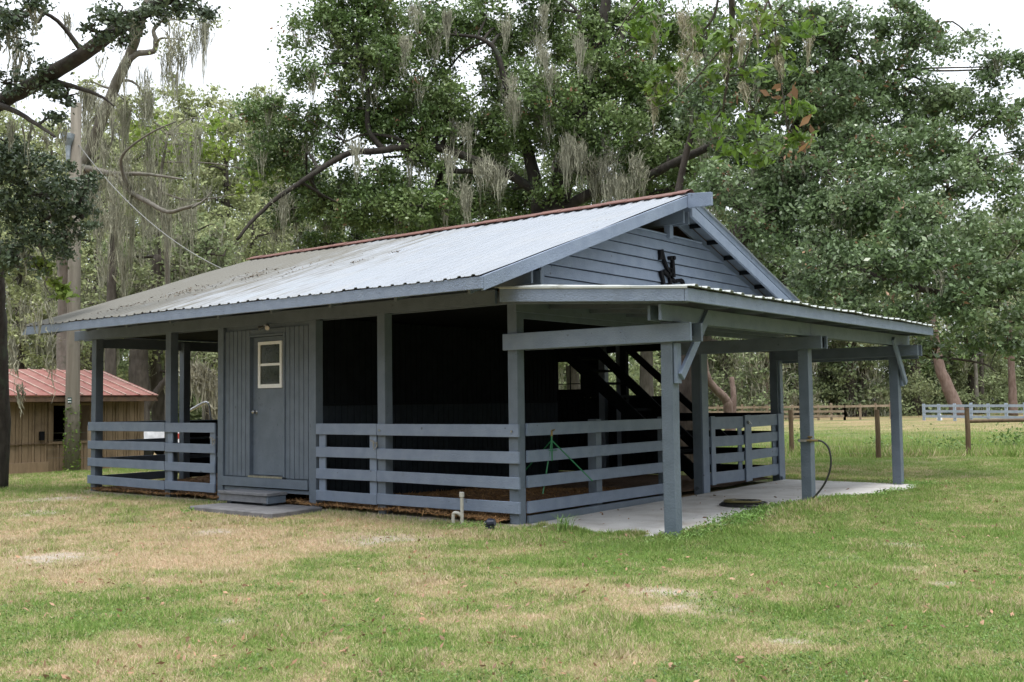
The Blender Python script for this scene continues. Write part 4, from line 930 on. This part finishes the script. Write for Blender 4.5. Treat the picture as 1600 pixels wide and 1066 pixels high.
# 1 near oak at the left edge
L1 = [(30, 265, 17, 55), (95, 300, 17, 55), (55, 350, 17, 55), (15, 405, 17, 36), (95, 385, 17, 34), (128, 335, 17, 30), (15, 320, 17, 40), (5, 240, 17, 35), (140, 280, 17, 22), (60, 420, 17, 20),
      (185, 25, 15, 36), (150, 50, 15, 24), (235, 12, 15, 30), (285, 10, 15, 26), (25, 25, 15.5, 34), (70, 140, 16, 22), (105, 150, 16, 20), (10, 55, 16, 30), (10, 130, 16, 24), (45, 10, 15, 25), (190, 60, 15, 16), (320, 20, 15.5, 12), (70, 110, 16, 12), (90, 185, 16, 14)]
b1 = gpt(-4, 18.6)
tree('oak_tree', 'dark oak trunk at the left edge with a thick limb crossing to the upper left', b1,
     [([b1, at(-2, 640, 18.6), at(-6, 520, 18.5), at(-12, 400, 18.2), at(-30, 260, 17.6), at(-40, 190, 17)], .20, .15),
      (pxl([(-40, 190), (0, 160), (60, 128), (130, 84), (200, 34), (270, -8), (340, -50)], 17, 14.5), .13, .08),
      (pxl([(-20, 160), (20, 172), (60, 196), (86, 214)], 16.6, 15.5), .06, .02), (pxl([(88, 128), (130, 140), (160, 152), (178, 166)], 16, 15.5), .045, .012),
      (pxl([(-20, 25), (20, 22), (45, 20), (58, -10)], 16), .07, .05), (pxl([(-30, 260), (20, 280), (90, 320), (130, 340)], 17.6, 17), .1, .03), (pxl([(45, 20), (60, 35), (72, 5)], 16), .03, .012)],
     lobes_px(L1), leaf_dark, bark_d, leaf=.07, dens=2.0, clump=.22, per=34, moss=8, moss_len=.8, mn=22, mspread=.07, mwidth=.012, mossm=moss_m, twigs=4,
     extra_moss=[at(u, v, 16.5) for u, v in [(30, 60), (42, 80), (25, 100), (38, 120), (30, 40), (268, 30), (270, 60), (106, 20), (30, 500), (25, 560), (30, 600), (80, 520), (78, 560), (35, 470), (60, 480), (20, 530), (160, 90), (20, 190), (45, 195), (70, 210), (75, 600 - 130)]])
# 3 pale leaning tree
b3 = gpt(98, 27.5)
LM = [(195, 90), (225, 110), (150, 210), (165, 230), (120, 260), (180, 270), (200, 272), (215, 274), (235, 272), (250, 275), (265, 330), (285, 325), (300, 320), (230, 315), (210, 300), (160, 160), (175, 150), (135, 180), (290, 215), (310, 200), (245, 205), (275, 192), (200, 240), (260, 300), (190, 350), (170, 330), (160, 400), (185, 310), (150, 300), (155, 340), (110, 240)]
tree('leaning_tree', 'pale leaning mossy tree behind the utility pole', b3,
     [([b3, at(100, 500, 27.5), at(108, 350, 27), at(140, 240, 26.5), at(178, 140, 26), at(205, 80, 25.5), at(222, 30, 25), at(240, -30, 25)], .19, .09),
      (pxl([(200, 95), (215, 84), (240, 80), (243, 62), (240, 48), (250, 35)], 25.5), .09, .04), (pxl([(130, 262), (180, 272), (225, 272), (285, 280)], 26.4, 24), .09, .02),
      (pxl([(182, 272), (205, 300), (235, 318), (262, 331), (290, 325), (312, 318)], 25.5, 24), .08, .03), (pxl([(205, 300), (190, 262), (195, 238), (235, 208), (275, 190)], 25.2, 24), .05, .015),
      (pxl([(140, 240), (138, 200), (155, 178), (170, 172)], 26.5), .05, .02), (pxl([(125, 270), (150, 250), (175, 220), (172, 160)], 26.5), .04, .015), (pxl([(300, 325), (320, 312), (330, 300)], 24), .03, .01), (pxl([(100, 520), (90, 400), (70, 300)], 27.5), .08, .03)],
     lobes_px([(265, 60, 25, 26), (300, 40, 25, 22), (230, 150, 26, 20), (150, 130, 26, 24), (330, 30, 25, 14), (200, 160, 26, 16)]), leaf_mid, bark_p, leaf=.08, dens=.8, clump=.4, per=24, moss=20, moss_len=1.9, mn=50, mspread=.12, mwidth=.009,
     extra_moss=[at(u, v, 25.2) for u, v in LM] + [at(u + rng.normal() * 14, v + rng.normal() * 20, 26 + rng.random() * 2) for u, v in LM])
# bright young tree
b = gpt(262, 27)
tree('young_tree', 'young tree with bright yellow green leaves above the left of the barn roof', b, [([b, at(262, 420, 27), at(250, 300, 27), at(262, 210, 27)], .08, .03)],
     lobes_px([(205, 195, 27, 22), (240, 190, 27, 28), (275, 215, 27, 30), (300, 245, 27, 26), (340, 190, 27, 20), (325, 225, 27, 26), (250, 235, 27, 20), (360, 235, 27, 18), (390, 300, 27, 16), (410, 270, 27, 18), (230, 215, 27, 20)]), leaf_yel, bark_p, leaf=.14, dens=.9, clump=.45, per=13, twigs=3)
b = gpt(80, 16.5)
tree('vine_spray', 'spray of yellow green leaves hanging by the utility pole', b + [0, 0, 3.5], [(pxl([(60, 380), (75, 425), (70, 445), (85, 470)], 17), .018, .008)], lobes_px([(72, 420, 17, 7), (85, 448, 17, 8), (95, 450, 17, 8), (62, 410, 17, 5), (98, 462, 17, 5)]), leaf_yel, bark_p, leaf=.12, dens=2.5, clump=.15, per=9, twigs=1, cat='vine')
# dead snag
b = gpt(173, 33)
tree('dead_snag', 'thin dead trunk with short stub branches behind the left end of the roof', b, [([b, at(173, 520, 33), at(175, 420, 33), at(177, 350, 33), at(176, 300, 33)], .2, .07), (pxl([(178, 370), (168, 345), (165, 330)], 33), .07, .03), (pxl([(178, 365), (183, 345), (184, 325)], 33), .06, .03)],
     [], leaf_mid, bark, extra_moss=[at(u, v, 32.8) for u, v in [(178, 290), (172, 330), (168, 345), (184, 330), (176, 300), (176, 270)]], moss_len=1.6, mn=40)
# tree seen through the open end of the barn
b = gpt(218, 34)
tree('oak_tree', 'forked oak behind the shed seen between the left barn posts', b, [([b, at(218, 600, 34), at(216, 560, 34), at(222, 520, 34), at(240, 460, 34), at(250, 400, 34)], .36, .2), (pxl([(222, 650), (245, 612), (262, 590), (285, 560)], 34), .14, .07), (pxl([(218, 560), (195, 520), (170, 480)], 34), .15, .06)],
     lobes_px([(180, 470, 34, 45), (240, 440, 34, 55), (300, 430, 34, 50), (290, 540, 34, 30), (160, 540, 34, 28), (330, 480, 34, 45), (350, 400, 34, 50), (250, 360, 34, 50), (190, 390, 34, 45), (310, 360, 34, 40), (120, 480, 34, 40)]), leaf_far, bark, leaf=.13, dens=1.5, clump=.6, per=36, moss=60, moss_len=1.6, mn=26, mwidth=.028, mspread=.2)
# pale moss clump by tractor
b = gpt(315, 27)
tree('mossy_sapling', 'sapling draped in pale moss seen through the left bay of the barn', b, [([b, at(318, 640, 27), at(312, 590, 27), at(300, 570, 27)], .05, .02), (pxl([(312, 590), (325, 578), (338, 590)], 27), .03, .012)], lobes_px([(310, 550, 27, 14), (335, 560, 27, 12)]), leaf_far, bark_p, leaf=.09, dens=1, clump=.3, per=20, moss_len=1.15,
     mossm=moss_pale, extra_moss=[at(u, v, 27) for u, v in [(290, 575), (298, 572), (308, 578), (316, 582), (324, 588), (332, 592), (338, 600), (300, 580), (320, 575), (335, 625), (340, 630), (310, 572), (328, 584)]], mn=60, mspread=.13, mwidth=.02)

# 7 the big central live oak
b = gpt(835, 26)
LC = [(480, 60, 26, 50), (550, 45, 26, 62), (630, 60, 26.5, 66), (560, 120, 26, 50), (475, 115, 25, 30), (625, 140, 26, 55), (600, 190, 26, 45), (680, 190, 26, 55), (690, 40, 27, 46), (755, 20, 27, 40), (800, 60, 27.5, 42), (815, 200, 26, 48), (660, 250, 25.5, 30),
      (860, 60, 28, 55), (865, 160, 25, 55), (930, 120, 26, 62), (960, 210, 25, 58), (1000, 50, 27, 66), (1030, 150, 26, 62), (895, 240, 26, 50), (985, 285, 27, 45), (1050, 240, 26, 50), (480, 195, 27, 40), (430, 160, 27, 25), (515, 235, 26, 26),
      (520, 330, 27, 45), (600, 310, 26, 55), (660, 320, 25, 45), (740, 300, 27, 52), (445, 330, 28, 40), (430, 235, 27, 36), (800, 290, 28, 45), (640, 370, 27, 45), (560, 375, 28, 40), (700, 370, 27, 40), (770, 240, 27, 40), (480, 290, 27, 30), (820, 330, 28, 35), (390, 175, 28, 22), (780, 60, 28, 20), (940, 20, 27, 45), (700, 110, 27, 24), (500, 380, 28, 30), (850, 0, 27, 45), (580, -10, 26, 45), (1080, 60, 27, 50), (520, 10, 26, 40), (700, 170, 26, 40), (840, 130, 26, 40), (900, 200, 26.5, 44), (980, 120, 26, 44), (760, 190, 27, 38), (600, 90, 25.5, 44), (560, 330, 26, 40), (640, 330, 26, 40), (700, 330, 26, 40), (860, 300, 25.5, 26), (1010, 250, 26, 40), (1090, 180, 26, 50), (930, 60, 26, 40), (1005, 290, 25, 22), (1075, 268, 24.8, 26), (1120, 215, 24.5, 30), (1040, 235, 25, 24), (540, 175, 26, 38), (585, 205, 26.5, 34), (630, 215, 26, 34), (790, 110, 27, 34), (690, 150, 26.5, 34), (425, 195, 28, 28), (455, 255, 27.5, 34), (780, 160, 27, 36), (740, 210, 27, 36), (560, 290, 27, 32), (500, 300, 27, 34), (720, 55, 27, 34), (400, 260, 28, 26), (930, 310, 28, 30), (1060, 300, 27, 40)]
mossC = [(885, 215), (900, 225), (893, 240), (925, 260), (930, 275), (952, 285), (965, 290), (968, 275), (998, 245), (998, 265), (985, 280), (760, 250), (775, 260), (745, 255), (800, 150), (802, 170), (845, 60), (850, 80), (790, 35), (720, 290), (728, 300), (850, 10), (860, 110), (635, 60), (700, 20), (440, 300), (438, 320), (700, 240), (910, 235), (940, 250), (880, 235), (1100, 220), (780, 270), (765, 265), (950, 265), (800, 120), (905, 60), (650, 10), (730, 200), (560, 225)]
tree('live_oak', 'huge live oak spreading above the barn roof with moss beards on its limbs', b,
     [([b, at(836, 560, 26), at(845, 420, 26), at(866, 340, 26), at(878, 285, 26), at(890, 235, 26), at(915, 150, 26), at(935, 70, 26), at(950, -20, 26)], .42, .12),
      ([at(850, 420, 26.4), at(842, 330, 26.4), at(838, 290, 26.4), at(820, 220, 26.2), at(800, 170, 26)], .24, .11),
      (pxl([(820, 220), (790, 130), (775, 80), (750, 60), (715, 55)], 26.2), .10, .04), (pxl([(915, 150), (910, 90), (905, 20)], 26), .12, .06),
      (pxl([(905, 190), (945, 140), (965, 90), (975, 40)], 26), .16, .05),
      (pxl([(838, 300), (790, 270), (740, 250), (690, 232), (640, 230), (590, 236), (545, 240), (505, 262), (470, 285), (430, 312), (395, 345), (370, 375)], 26.4, 24), .12, .035),
      (pxl([(640, 230), (615, 215), (570, 210), (540, 222)], 25.5), .06, .02), (pxl([(745, 268), (690, 265), (640, 246), (600, 246)], 26), .07, .025), (pxl([(600, 236), (575, 200), (575, 140), (560, 90)], 25.4), .08, .03),
      (pxl([(872, 330), (930, 300), (985, 288), (1040, 262), (1085, 240), (1130, 222), (1185, 214), (1245, 220), (1300, 245)], 26, 22), .14, .05), (pxl([(985, 288), (1010, 300), (1040, 298), (1070, 280)], 25.5), .1, .05),
      (pxl([(920, 230), (955, 200), (975, 175), (985, 150)], 26), .12, .05), (pxl([(885, 260), (925, 270), (960, 250)], 26), .1, .04), (pxl([(690, 265), (670, 340), (640, 410)], 27), .08, .14)],
     lobes_px(LC), leaf_oak, bark_d, leaf=.09, dens=3.6, clump=.38, per=50, moss=130, moss_len=1.1, mn=48, mwidth=.010, mspread=.13, extra_moss=[at(u + rng.normal() * 3, v, 25 - rng.random()) for u, v in mossC for _ in (0, 1)], brown=.012, twigs=4)
# 8 right oak
b = gpt(1085, 22.5)
LR = [(1120, 50, 22, 55), (1210, 40, 22, 62), (1300, 50, 22, 55), (1400, 40, 22, 48), (1110, 160, 22, 58), (1210, 150, 22, 62), (1310, 150, 21.5, 62), (1400, 130, 22, 52), (1470, 70, 23, 28), (1545, 105, 22, 34), (1585, 105, 22, 26), (1490, 170, 22, 46), (1560, 180, 22, 40), (1590, 235, 22, 22), (1440, 60, 22, 30), (1520, 60, 24, 16),
      (1430, 230, 21, 58), (1340, 245, 21, 62), (1230, 250, 21, 60), (1130, 290, 21, 48), (1200, 345, 21, 55), (1295, 340, 20.5, 62), (1390, 330, 20, 58), (1480, 300, 20, 55), (1545, 270, 21, 36), (1540, 370, 19, 50), (1460, 400, 18.5, 58), (1365, 415, 19, 58), (1280, 425, 19.5, 50), (1330, 480, 19, 36), (1410, 490, 18.5, 42), (1500, 480, 18, 48), (1575, 450, 18, 46), (1460, 545, 18.5, 22), (1575, 530, 18, 30), (1160, 230, 22, 45), (1600, 370, 19, 35), (1520, 535, 18.5, 26), (1240, 440, 20, 30), (1400, 545, 19.5, 16), (1170, 110, 22, 50), (1260, 100, 22, 50), (1350, 100, 22, 50), (1350, 300, 20, 50), (1500, 240, 21, 44), (1450, 160, 22, 44), (1390, 190, 22, 46), (1270, 200, 22, 46), (1180, 300, 22, 46), (1570, 300, 20.5, 36), (1530, 430, 18.5, 44), (1590, 500, 18.5, 34), (1290, 390, 20.5, 46), (1440, 350, 19, 50), (1240, 300, 21, 50), (1190, 400, 22, 25), (1330, 560, 24, 10)]
tree('live_oak', 'right hand live oak with a leaning trunk whose leafy boughs hang low over the porch', b,
     [([b, at(1075, 620, 22.5), at(1068, 570, 22.5), at(1085, 530, 22.4), at(1105, 470, 22.2), at(1150, 380, 22), at(1200, 290, 22), at(1250, 200, 22)], .43, .2),
      (pxl([(1085, 530), (1060, 450), (1050, 380), (1070, 250), (1110, 120)], 22.5), .14, .05), (pxl([(1150, 380), (1230, 330), (1330, 300), (1440, 290), (1530, 250)], 22, 20.5), .17, .05),
      (pxl([(1190, 310), (1280, 240), (1330, 205), (1355, 180), (1400, 110)], 22), .13, .04), (pxl([(1200, 350), (1290, 400), (1390, 440), (1480, 460), (1560, 480)], 21.5, 18.5), .12, .03), (pxl([(1250, 200), (1300, 100), (1330, 10)], 22), .16, .05),
      (pxl([(1400, 550), (1440, 556), (1500, 562), (1540, 570), (1555, 581)], 19, 18), .035, .01), (pxl([(1240, 215), (1290, 235), (1330, 232), (1380, 250)], 21.5), .07, .02), (pxl([(1290, 265), (1310, 300), (1320, 340)], 20.8), .06, .02)],
     lobes_px(LR), leaf_right, bark_warm, leaf=.085, dens=3.2, clump=.34, per=50, moss=75, moss_len=.6, mn=26, mwidth=.014, mspread=.12, brown=.018, twigs=4)
b = gpt(1140, 30)
tree('fallen_limb', 'bent pinkish trunk rising beyond the porch gates', b, [([b, at(1138, 640, 30), at(1132, 622, 30), at(1115, 605, 30), at(1105, 588, 30), at(1100, 560, 30)], .15, .09), ([b, at(1146, 630, 30.3), at(1143, 590, 30.6)], .11, .07)], [], leaf_far, bark_pink)
# 9 near overhanging spray at the top
LN = [(1040, 20, 9.5, 50), (1100, 60, 9.2, 55), (1180, 30, 9, 55), (1000, 70, 9.5, 32), (1130, 120, 9.2, 45), (1220, 90, 9.2, 45), (1060, 110, 9.4, 30), (1180, 180, 9.2, 42), (1240, 170, 9.4, 30), (1120, 190, 9.4, 26), (1200, 240, 9.2, 26), (1150, 232, 9.3, 18), (1260, 30, 9.4, 34), (990, 20, 9.6, 28), (1040, 150, 9.4, 16), (1020, 130, 9.4, 14), (1240, 215, 9.4, 14)]
p0 = at(1130, -260, 9); 
tree('overhanging_branch', 'near overhanging oak branch with broad bright leaves at the top centre', p0,
     [([at(1400, -500, 8.5), at(1200, -300, 9), at(1130, -120, 9), at(1143, 0, 9.1), at(1142, 80, 9.2), at(1130, 170, 9.2)], .06, .008), (pxl([(1130, -120), (1120, 10), (1090, 60), (1070, 100), (1040, 150)], 9.2), .014, .004), (pxl([(1142, 60), (1120, 85), (1060, 150), (1010, 175)], 9.2), .01, .003), (pxl([(1130, -120), (1200, 0), (1215, 90), (1230, 200)], 9.1), .014, .004), (pxl([(1200, 0), (1160, 120), (1185, 230)], 9.1), .01, .003), (pxl([(1110, -100), (1000, 0), (960, 60)], 9.3), .012, .004), (pxl([(1140, 100), (1170, 140), (1170, 230)], 9.2), .008, .003)],
     lobes_px(LN), leaf_near, bark, leaf=.09, dens=.75, clump=.15, per=13, moss=10, moss_len=.35, mn=40, mspread=.035, mwidth=.004, mossm=moss_pale,
     extra_moss=[at(u, v, 9) for u, v in [(1075, -60), (1078, -20), (1073, 20), (1070, 50), (1068, 80), (1065, 110), (1062, 20), (1165, 60), (1215, 90), (1212, 60), (1160, 130), (1080, 40)]], brown=.03, cat='branch', up=.1, twigs=3, wr=.36)

# mid distance woods: separate trees
def wood_tree(u, d, top_v, rpx, leafm, label, seed, name='woodland_tree', group='trees of the wood behind the barn', moss=14, barkm=bark, low=.35, leaf=None, wide=1.0, per=34):
    b = gpt(u, d); tz = at(u, top_v, d)[2]; r = rpx / FPX * d; lob = []
    n = max(7, int((tz * (1 - low)) / (r * .55)) * 2)
    for i in range(n):
        t = (i + .5) / n; z = tz * (low + (1 - low) * t) - r * .35; sp4 = r * wide * (1.05 - .55 * t)
        a = i * 2.4 + seed; lob.append((np.array([b[0] + math.cos(a) * sp4 * .8, b[1] + math.sin(a) * sp4 * .8, z]), r * (.55 + .25 * rng.random())))
    lean = rng.normal(size=2) * r * .3; k_ = .16 + .004 * d
    limbs = [([b, b + [lean[0] * .3, lean[1] * .3, tz * .3], b + [lean[0], lean[1], tz * .6], b + [lean[0] * .6, lean[1] * .6, tz * .9]], k_, .06)]
    tree(name, label, b, limbs, lob, leafm, barkm, group, leaf=leaf or .0036 * d, dens=1.25, clump=.010 * d + .12, per=per, moss=moss, moss_len=1.6, mn=34, mwidth=.0005 * d, mspread=.006 * d, twigs=2)
spec = [(-20, 42, 150, 55), (60, 46, 165, 52), (130, 40, 200, 50), (170, 52, 130, 50), (235, 44, 150, 52), (290, 50, 112, 50), (345, 43, 150, 52), (405, 50, 128, 48), (455, 44, 190, 46), (520, 46, 300, 44), (590, 44, 330, 42), (30, 36, 330, 44), (100, 35, 380, 40), (250, 36, 380, 42), (330, 37, 330, 44), (410, 38, 300, 46)]
where = ['at the far left edge', 'left of the utility pole', 'behind the utility pole', 'behind the leaning pale tree', 'above the left part of the roof', 'tallest above the roof left of the open sky', 'below the open patch of sky', 'beside the crown of the big oak', 'under the left limb of the big oak', 'low behind the roof slope', 'low behind the middle of the ridge', 'low behind the shed roof at left', 'low behind the shed and pole', 'low behind the left roof corner', 'low above the left roof slope', 'low left of the red ridge cap end']
for i, (u, d, tv, r) in enumerate(spec):
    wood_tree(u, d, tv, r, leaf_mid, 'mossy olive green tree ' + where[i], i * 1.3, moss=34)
spec = [(660, 48, 345, 50, 'dark tree behind the middle of the barn'), (1130, 62, 500, 34, 'round tree beyond the porch gates'), (1190, 58, 515, 34, 'tree with pinkish trunk beyond the rear porch post'), (1245, 66, 490, 36, 'tree behind the middle porch post'), (1345, 68, 500, 34, 'tree hung with pale moss beyond the tan fence'), (1410, 76, 480, 36, 'yellowish tree behind the outer porch post'),
        (1470, 80, 520, 30, 'dense tree left of the pale painted fence'), (1600, 85, 280, 60, 'tall hazy tree at the far right edge'), (1545, 95, 500, 40, 'tree standing behind the painted fence'), (1052, 60, 480, 44, 'tree seen through the stair opening'), (900, 60, 500, 44, 'tree seen through the small back window'), (780, 50, 420, 44, 'tree hidden behind the ridge'), (1300, 72, 520, 30, 'low tree left of the tan fence corner')]
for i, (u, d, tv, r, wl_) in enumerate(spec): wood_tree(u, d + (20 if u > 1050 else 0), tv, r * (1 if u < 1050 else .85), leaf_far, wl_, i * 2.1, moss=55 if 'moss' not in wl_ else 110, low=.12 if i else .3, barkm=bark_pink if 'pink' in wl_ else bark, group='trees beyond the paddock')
for i, (u, d, tv, r, lb) in enumerate([(620, 44, 250, 46, 'tree glimpsed through the left half of the big oak'), (700, 46, 200, 48, 'tree glimpsed below the sky gap of the big oak'), (790, 44, 190, 50, 'tree standing behind the trunk of the big oak'), (900, 46, 120, 56, 'tree behind the right limbs of the big oak'), (1010, 44, 60, 58, 'tree between the two live oaks'),
        (1110, 88, 60, 62, 'tree behind the overhanging branch'), (1220, 90, 70, 62, 'tree behind the upper middle of the right oak'), (1330, 88, 110, 58, 'tree behind the upper right of the right oak'), (1430, 90, 200, 56, 'tree behind the right side of the right oak'), (1520, 96, 330, 50, 'tree behind the low right boughs of the right oak'), (560, 50, 400, 40, 'low tree just above the ridge at its left half')]):
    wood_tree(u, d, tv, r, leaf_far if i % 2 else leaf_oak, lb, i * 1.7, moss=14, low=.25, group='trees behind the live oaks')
for i in range(46):   # unseen trees added behind and beside the camera, sized to block the low sky
    a = math.radians(-95 + 250 * i / 45 + rng.normal() * 2); R0 = 30 + 6 * rng.random(); fwd = -np.array([.6205 * -1, .784]); 
    dirx = fwd[0] * math.cos(a - math.radians(30)) - fwd[1] * math.sin(a - math.radians(30)); diry = fwd[0] * math.sin(a - math.radians(30)) + fwd[1] * math.cos(a - math.radians(30))
    p = np.array([CAM[0] + dirx * R0, CAM[1] + diry * R0, -.15]); q = RT.T @ (p - CAM)
    if -q[2] > -4 and abs(q[0]) < .75 * max(-q[2], 0) + 8: continue
    lob = [(p + rng.normal(size=3) * [1, 1, 0] + [0, 0, z], 2.6) for z in (2, 4.5, 7, 9.5, 12, 14.5, 17)]; tp_ = empty('oak_tree', p, 'unseen tree added in a ring behind the camera to block the low sky', 'tree', 'trees around the clearing')
    cen, _ = crown_points(lob, .8, 1.3, 22, .4, 1.0); npmesh('crown', leaf_quads(cen, .5, .3, .6), 4, leaf_oak, tp_); MB().tube([p, p + [.1, 0, 5], p + [0, .2, 15]], [.35, .28, .12], 8).build('trunk', bark, tp_)
# bare trunks
for u, d, r0, lean_, m_, lb in ((1500, 80, .55, -1.3, bark_pink, 'thick leaning pale trunk behind the painted fence'), (1527, 90, .22, 0, bark_p, 'slim whitish straight trunk beyond the painted fence'), (1534, 92, .26, .1, bark, 'slim brown straight trunk beside the whitish one'), (1583, 82, .36, 0, bark_pink, 'thick upright reddish trunk at the right edge'), (1187, 82, .28, .1, bark_pink, 'pinkish trunk behind the rear porch post')):
    b = gpt(u, d); tree('tree_trunk', lb, b, [([b, b + [lean_ * .5, lean_ * .2, 2], b + [lean_, lean_ * .4, 4.2], b + [lean_ * 1.3, lean_ * .6, 9]], r0, r0 * .5)], [(b + [lean_ * 1.3, lean_ * .5, 7.5], 1.6), (b + [lean_ * 1.3 + 1, lean_ * .5, 8.5], 1.6)], leaf_far, m_, leaf=.22, dens=1.2, clump=.8, per=24, twigs=1)
# undergrowth as separate bushes along the wood edge
ul = []
n = 150; uu = np.linspace(-60, 1680, n) + rng.normal(size=n) * 10; dd = 72 + rng.random(n) * 22; dd[uu < 560] -= 28; dd[(uu > 560) & (uu < 1000)] -= 10; dd[uu > 1040] += 14
for u, d in zip(uu, dd):
    p = gpt(u, d); h = .6 + 2.2 * rng.random(); ul += [(p + [0, 0, h * .6], h), (p + [rng.normal() * .8, 0, h * 1.4], h * .8), (p + [rng.normal() * .8, 0, h * 2.3], h * .7)]
cen, _ = crown_points(ul, 1.5, 1.0, 26, .4, 1.0)
tag(npmesh('undergrowth', leaf_quads(cen, .26, .3, .5), 4, leaf_far), 'tangled green undergrowth along the edge of the wood', kind='stuff')
ul = []
for u in np.arange(-120, 1760, 34):
    d = 100 + 20 * rng.random(); p = gpt(u, d); tv = 330 if u < 1500 else 330; tv = 230 if u < 480 else tv; tv += rng.normal() * 22; tz = at(u, tv, d)[2]
    for z in np.arange(1, tz, 2.6): ul.append((p + [rng.normal() * 1.5, rng.normal() * 3, z], 2.3))
cen, _ = crown_points(ul, 1.2, 1.7, 30, .3, 1.0)
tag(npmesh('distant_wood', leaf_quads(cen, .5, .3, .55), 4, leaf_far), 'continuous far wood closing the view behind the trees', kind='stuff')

# ------------------------------------------------------------------ small plants
def weed(u, v, r, n, leaf, label, h=.12, m=None, name='weed_clump', z=None):
    m = m or (clover_m if r >= .3 else weed_m)
    c = bp(u, v, 2, -.05 if z is None else z); q = rng.normal(size=(n, 3)) * [r * .5, r * .5, 0]; q[:, 2] = np.abs(rng.normal(size=n)) * h * .5 + .02
    q = c + q; q[:, 2] += 0; o = npmesh(name, leaf_quads(q, leaf, .9, .5), 4, m); tag(o, label, None if r >= .3 else 'weed', kind='stuff' if r >= .3 else None); return o
weed(352, 776, .12, 160, .035, 'bright green leafy weed growing left of the wooden step', .16); weed(292, 802, .10, 90, .03, 'low blue green weed in front of the concrete pad', .06)
weed(812, 812, .09, 120, .05, 'green broad leaved weed at the foot of the corner post', .22)
weed(730, 826, .26, 420, .02, 'patch of fine green weed around the white standpipe', .05)
weed(90, 728, .35, 500, .05, 'leafy vine clump at the foot of the utility pole', .5); weed(1372, 706, .4, 260, .08, 'leafy weeds at the foot of the middle fence post', .35); weed(1250, 700, .45, 260, .08, 'leafy weeds at the foot of the left fence post', .5)
weed(1590, 700, .8, 500, .09, 'rank weeds below the top pole fence at the right edge', .6); weed(1490, 706, .5, 240, .07, 'thin weeds left of the fence post at right', .4); weed(1440, 700, .5, 200, .07, 'thin weeds between the two right fence posts', .4)
tb_ = bp(880, 829, 2, -.06); V = []
for i in range(46):
    a = random.uniform(0, 6.28); ln = random.uniform(.08, .24); t_ = np.array([math.cos(a), math.sin(a), 0]); s_ = np.array([-math.sin(a), math.cos(a), 0]) * .004; b_ = tb_ + rng.normal(size=3) * [.04, .04, 0]
    m1 = b_ + t_ * ln * .25 + [0, 0, ln * .6]; m2_ = b_ + t_ * ln * .7 + [0, 0, ln * .85]
    V += [b_ - s_, b_ + s_, m1 + s_, m1 - s_, m1 - s_, m1 + s_, m2_ + s_ * .2, m2_ - s_ * .2]
tag(npmesh('grass_tuft', np.array(V), 4, weed_m), 'long bladed grass tuft at the front edge of the slab', 'grass')
# creeping weed mat that has grown over the slab edge
n = 9000; t = rng.random(n); k_ = rng.integers(0, 5, n)
cs_ = np.array([(2.04, 1.7), (1.98, 2.3), (1.92, 2.9), (2.0, 3.5), (2.1, 4.2)]); q = cs_[k_] + rng.normal(size=(n, 2)) * [.13, .3]
q = np.concatenate([q, np.array([(2.12, .2)]) + rng.normal(size=(900, 2)) * [.1, .35], np.array([(2.40, 5.4)]) + rng.normal(size=(900, 2)) * [.06, .6], np.array([(2.2, 7.42)]) + rng.normal(size=(500, 2)) * [.3, .12]])
C = np.column_stack([q, np.maximum(gz(q[:, 0], q[:, 1]), slz(q[:, 1])) + .012 + .05 * rng.random(len(q)) ** 2])
tag(npmesh('creeping_weeds', leaf_quads(C, .03, 1.2, .55), 4, weed_m), 'creeping green weeds spreading over the edge of the slab', kind='stuff')
# vine on the pole
q = rng.random((420, 3)); a = q[:, 0] * 2 * np.pi; C = bu + np.stack([np.cos(a) * .18, np.sin(a) * .18, q[:, 1] ** 1.6 * 1.5], -1)
tag(npmesh('climbing_vine', leaf_quads(C, .055, .2, .6), 4, leaf_near), 'leafy vine climbing the lower part of the utility pole', 'vine')
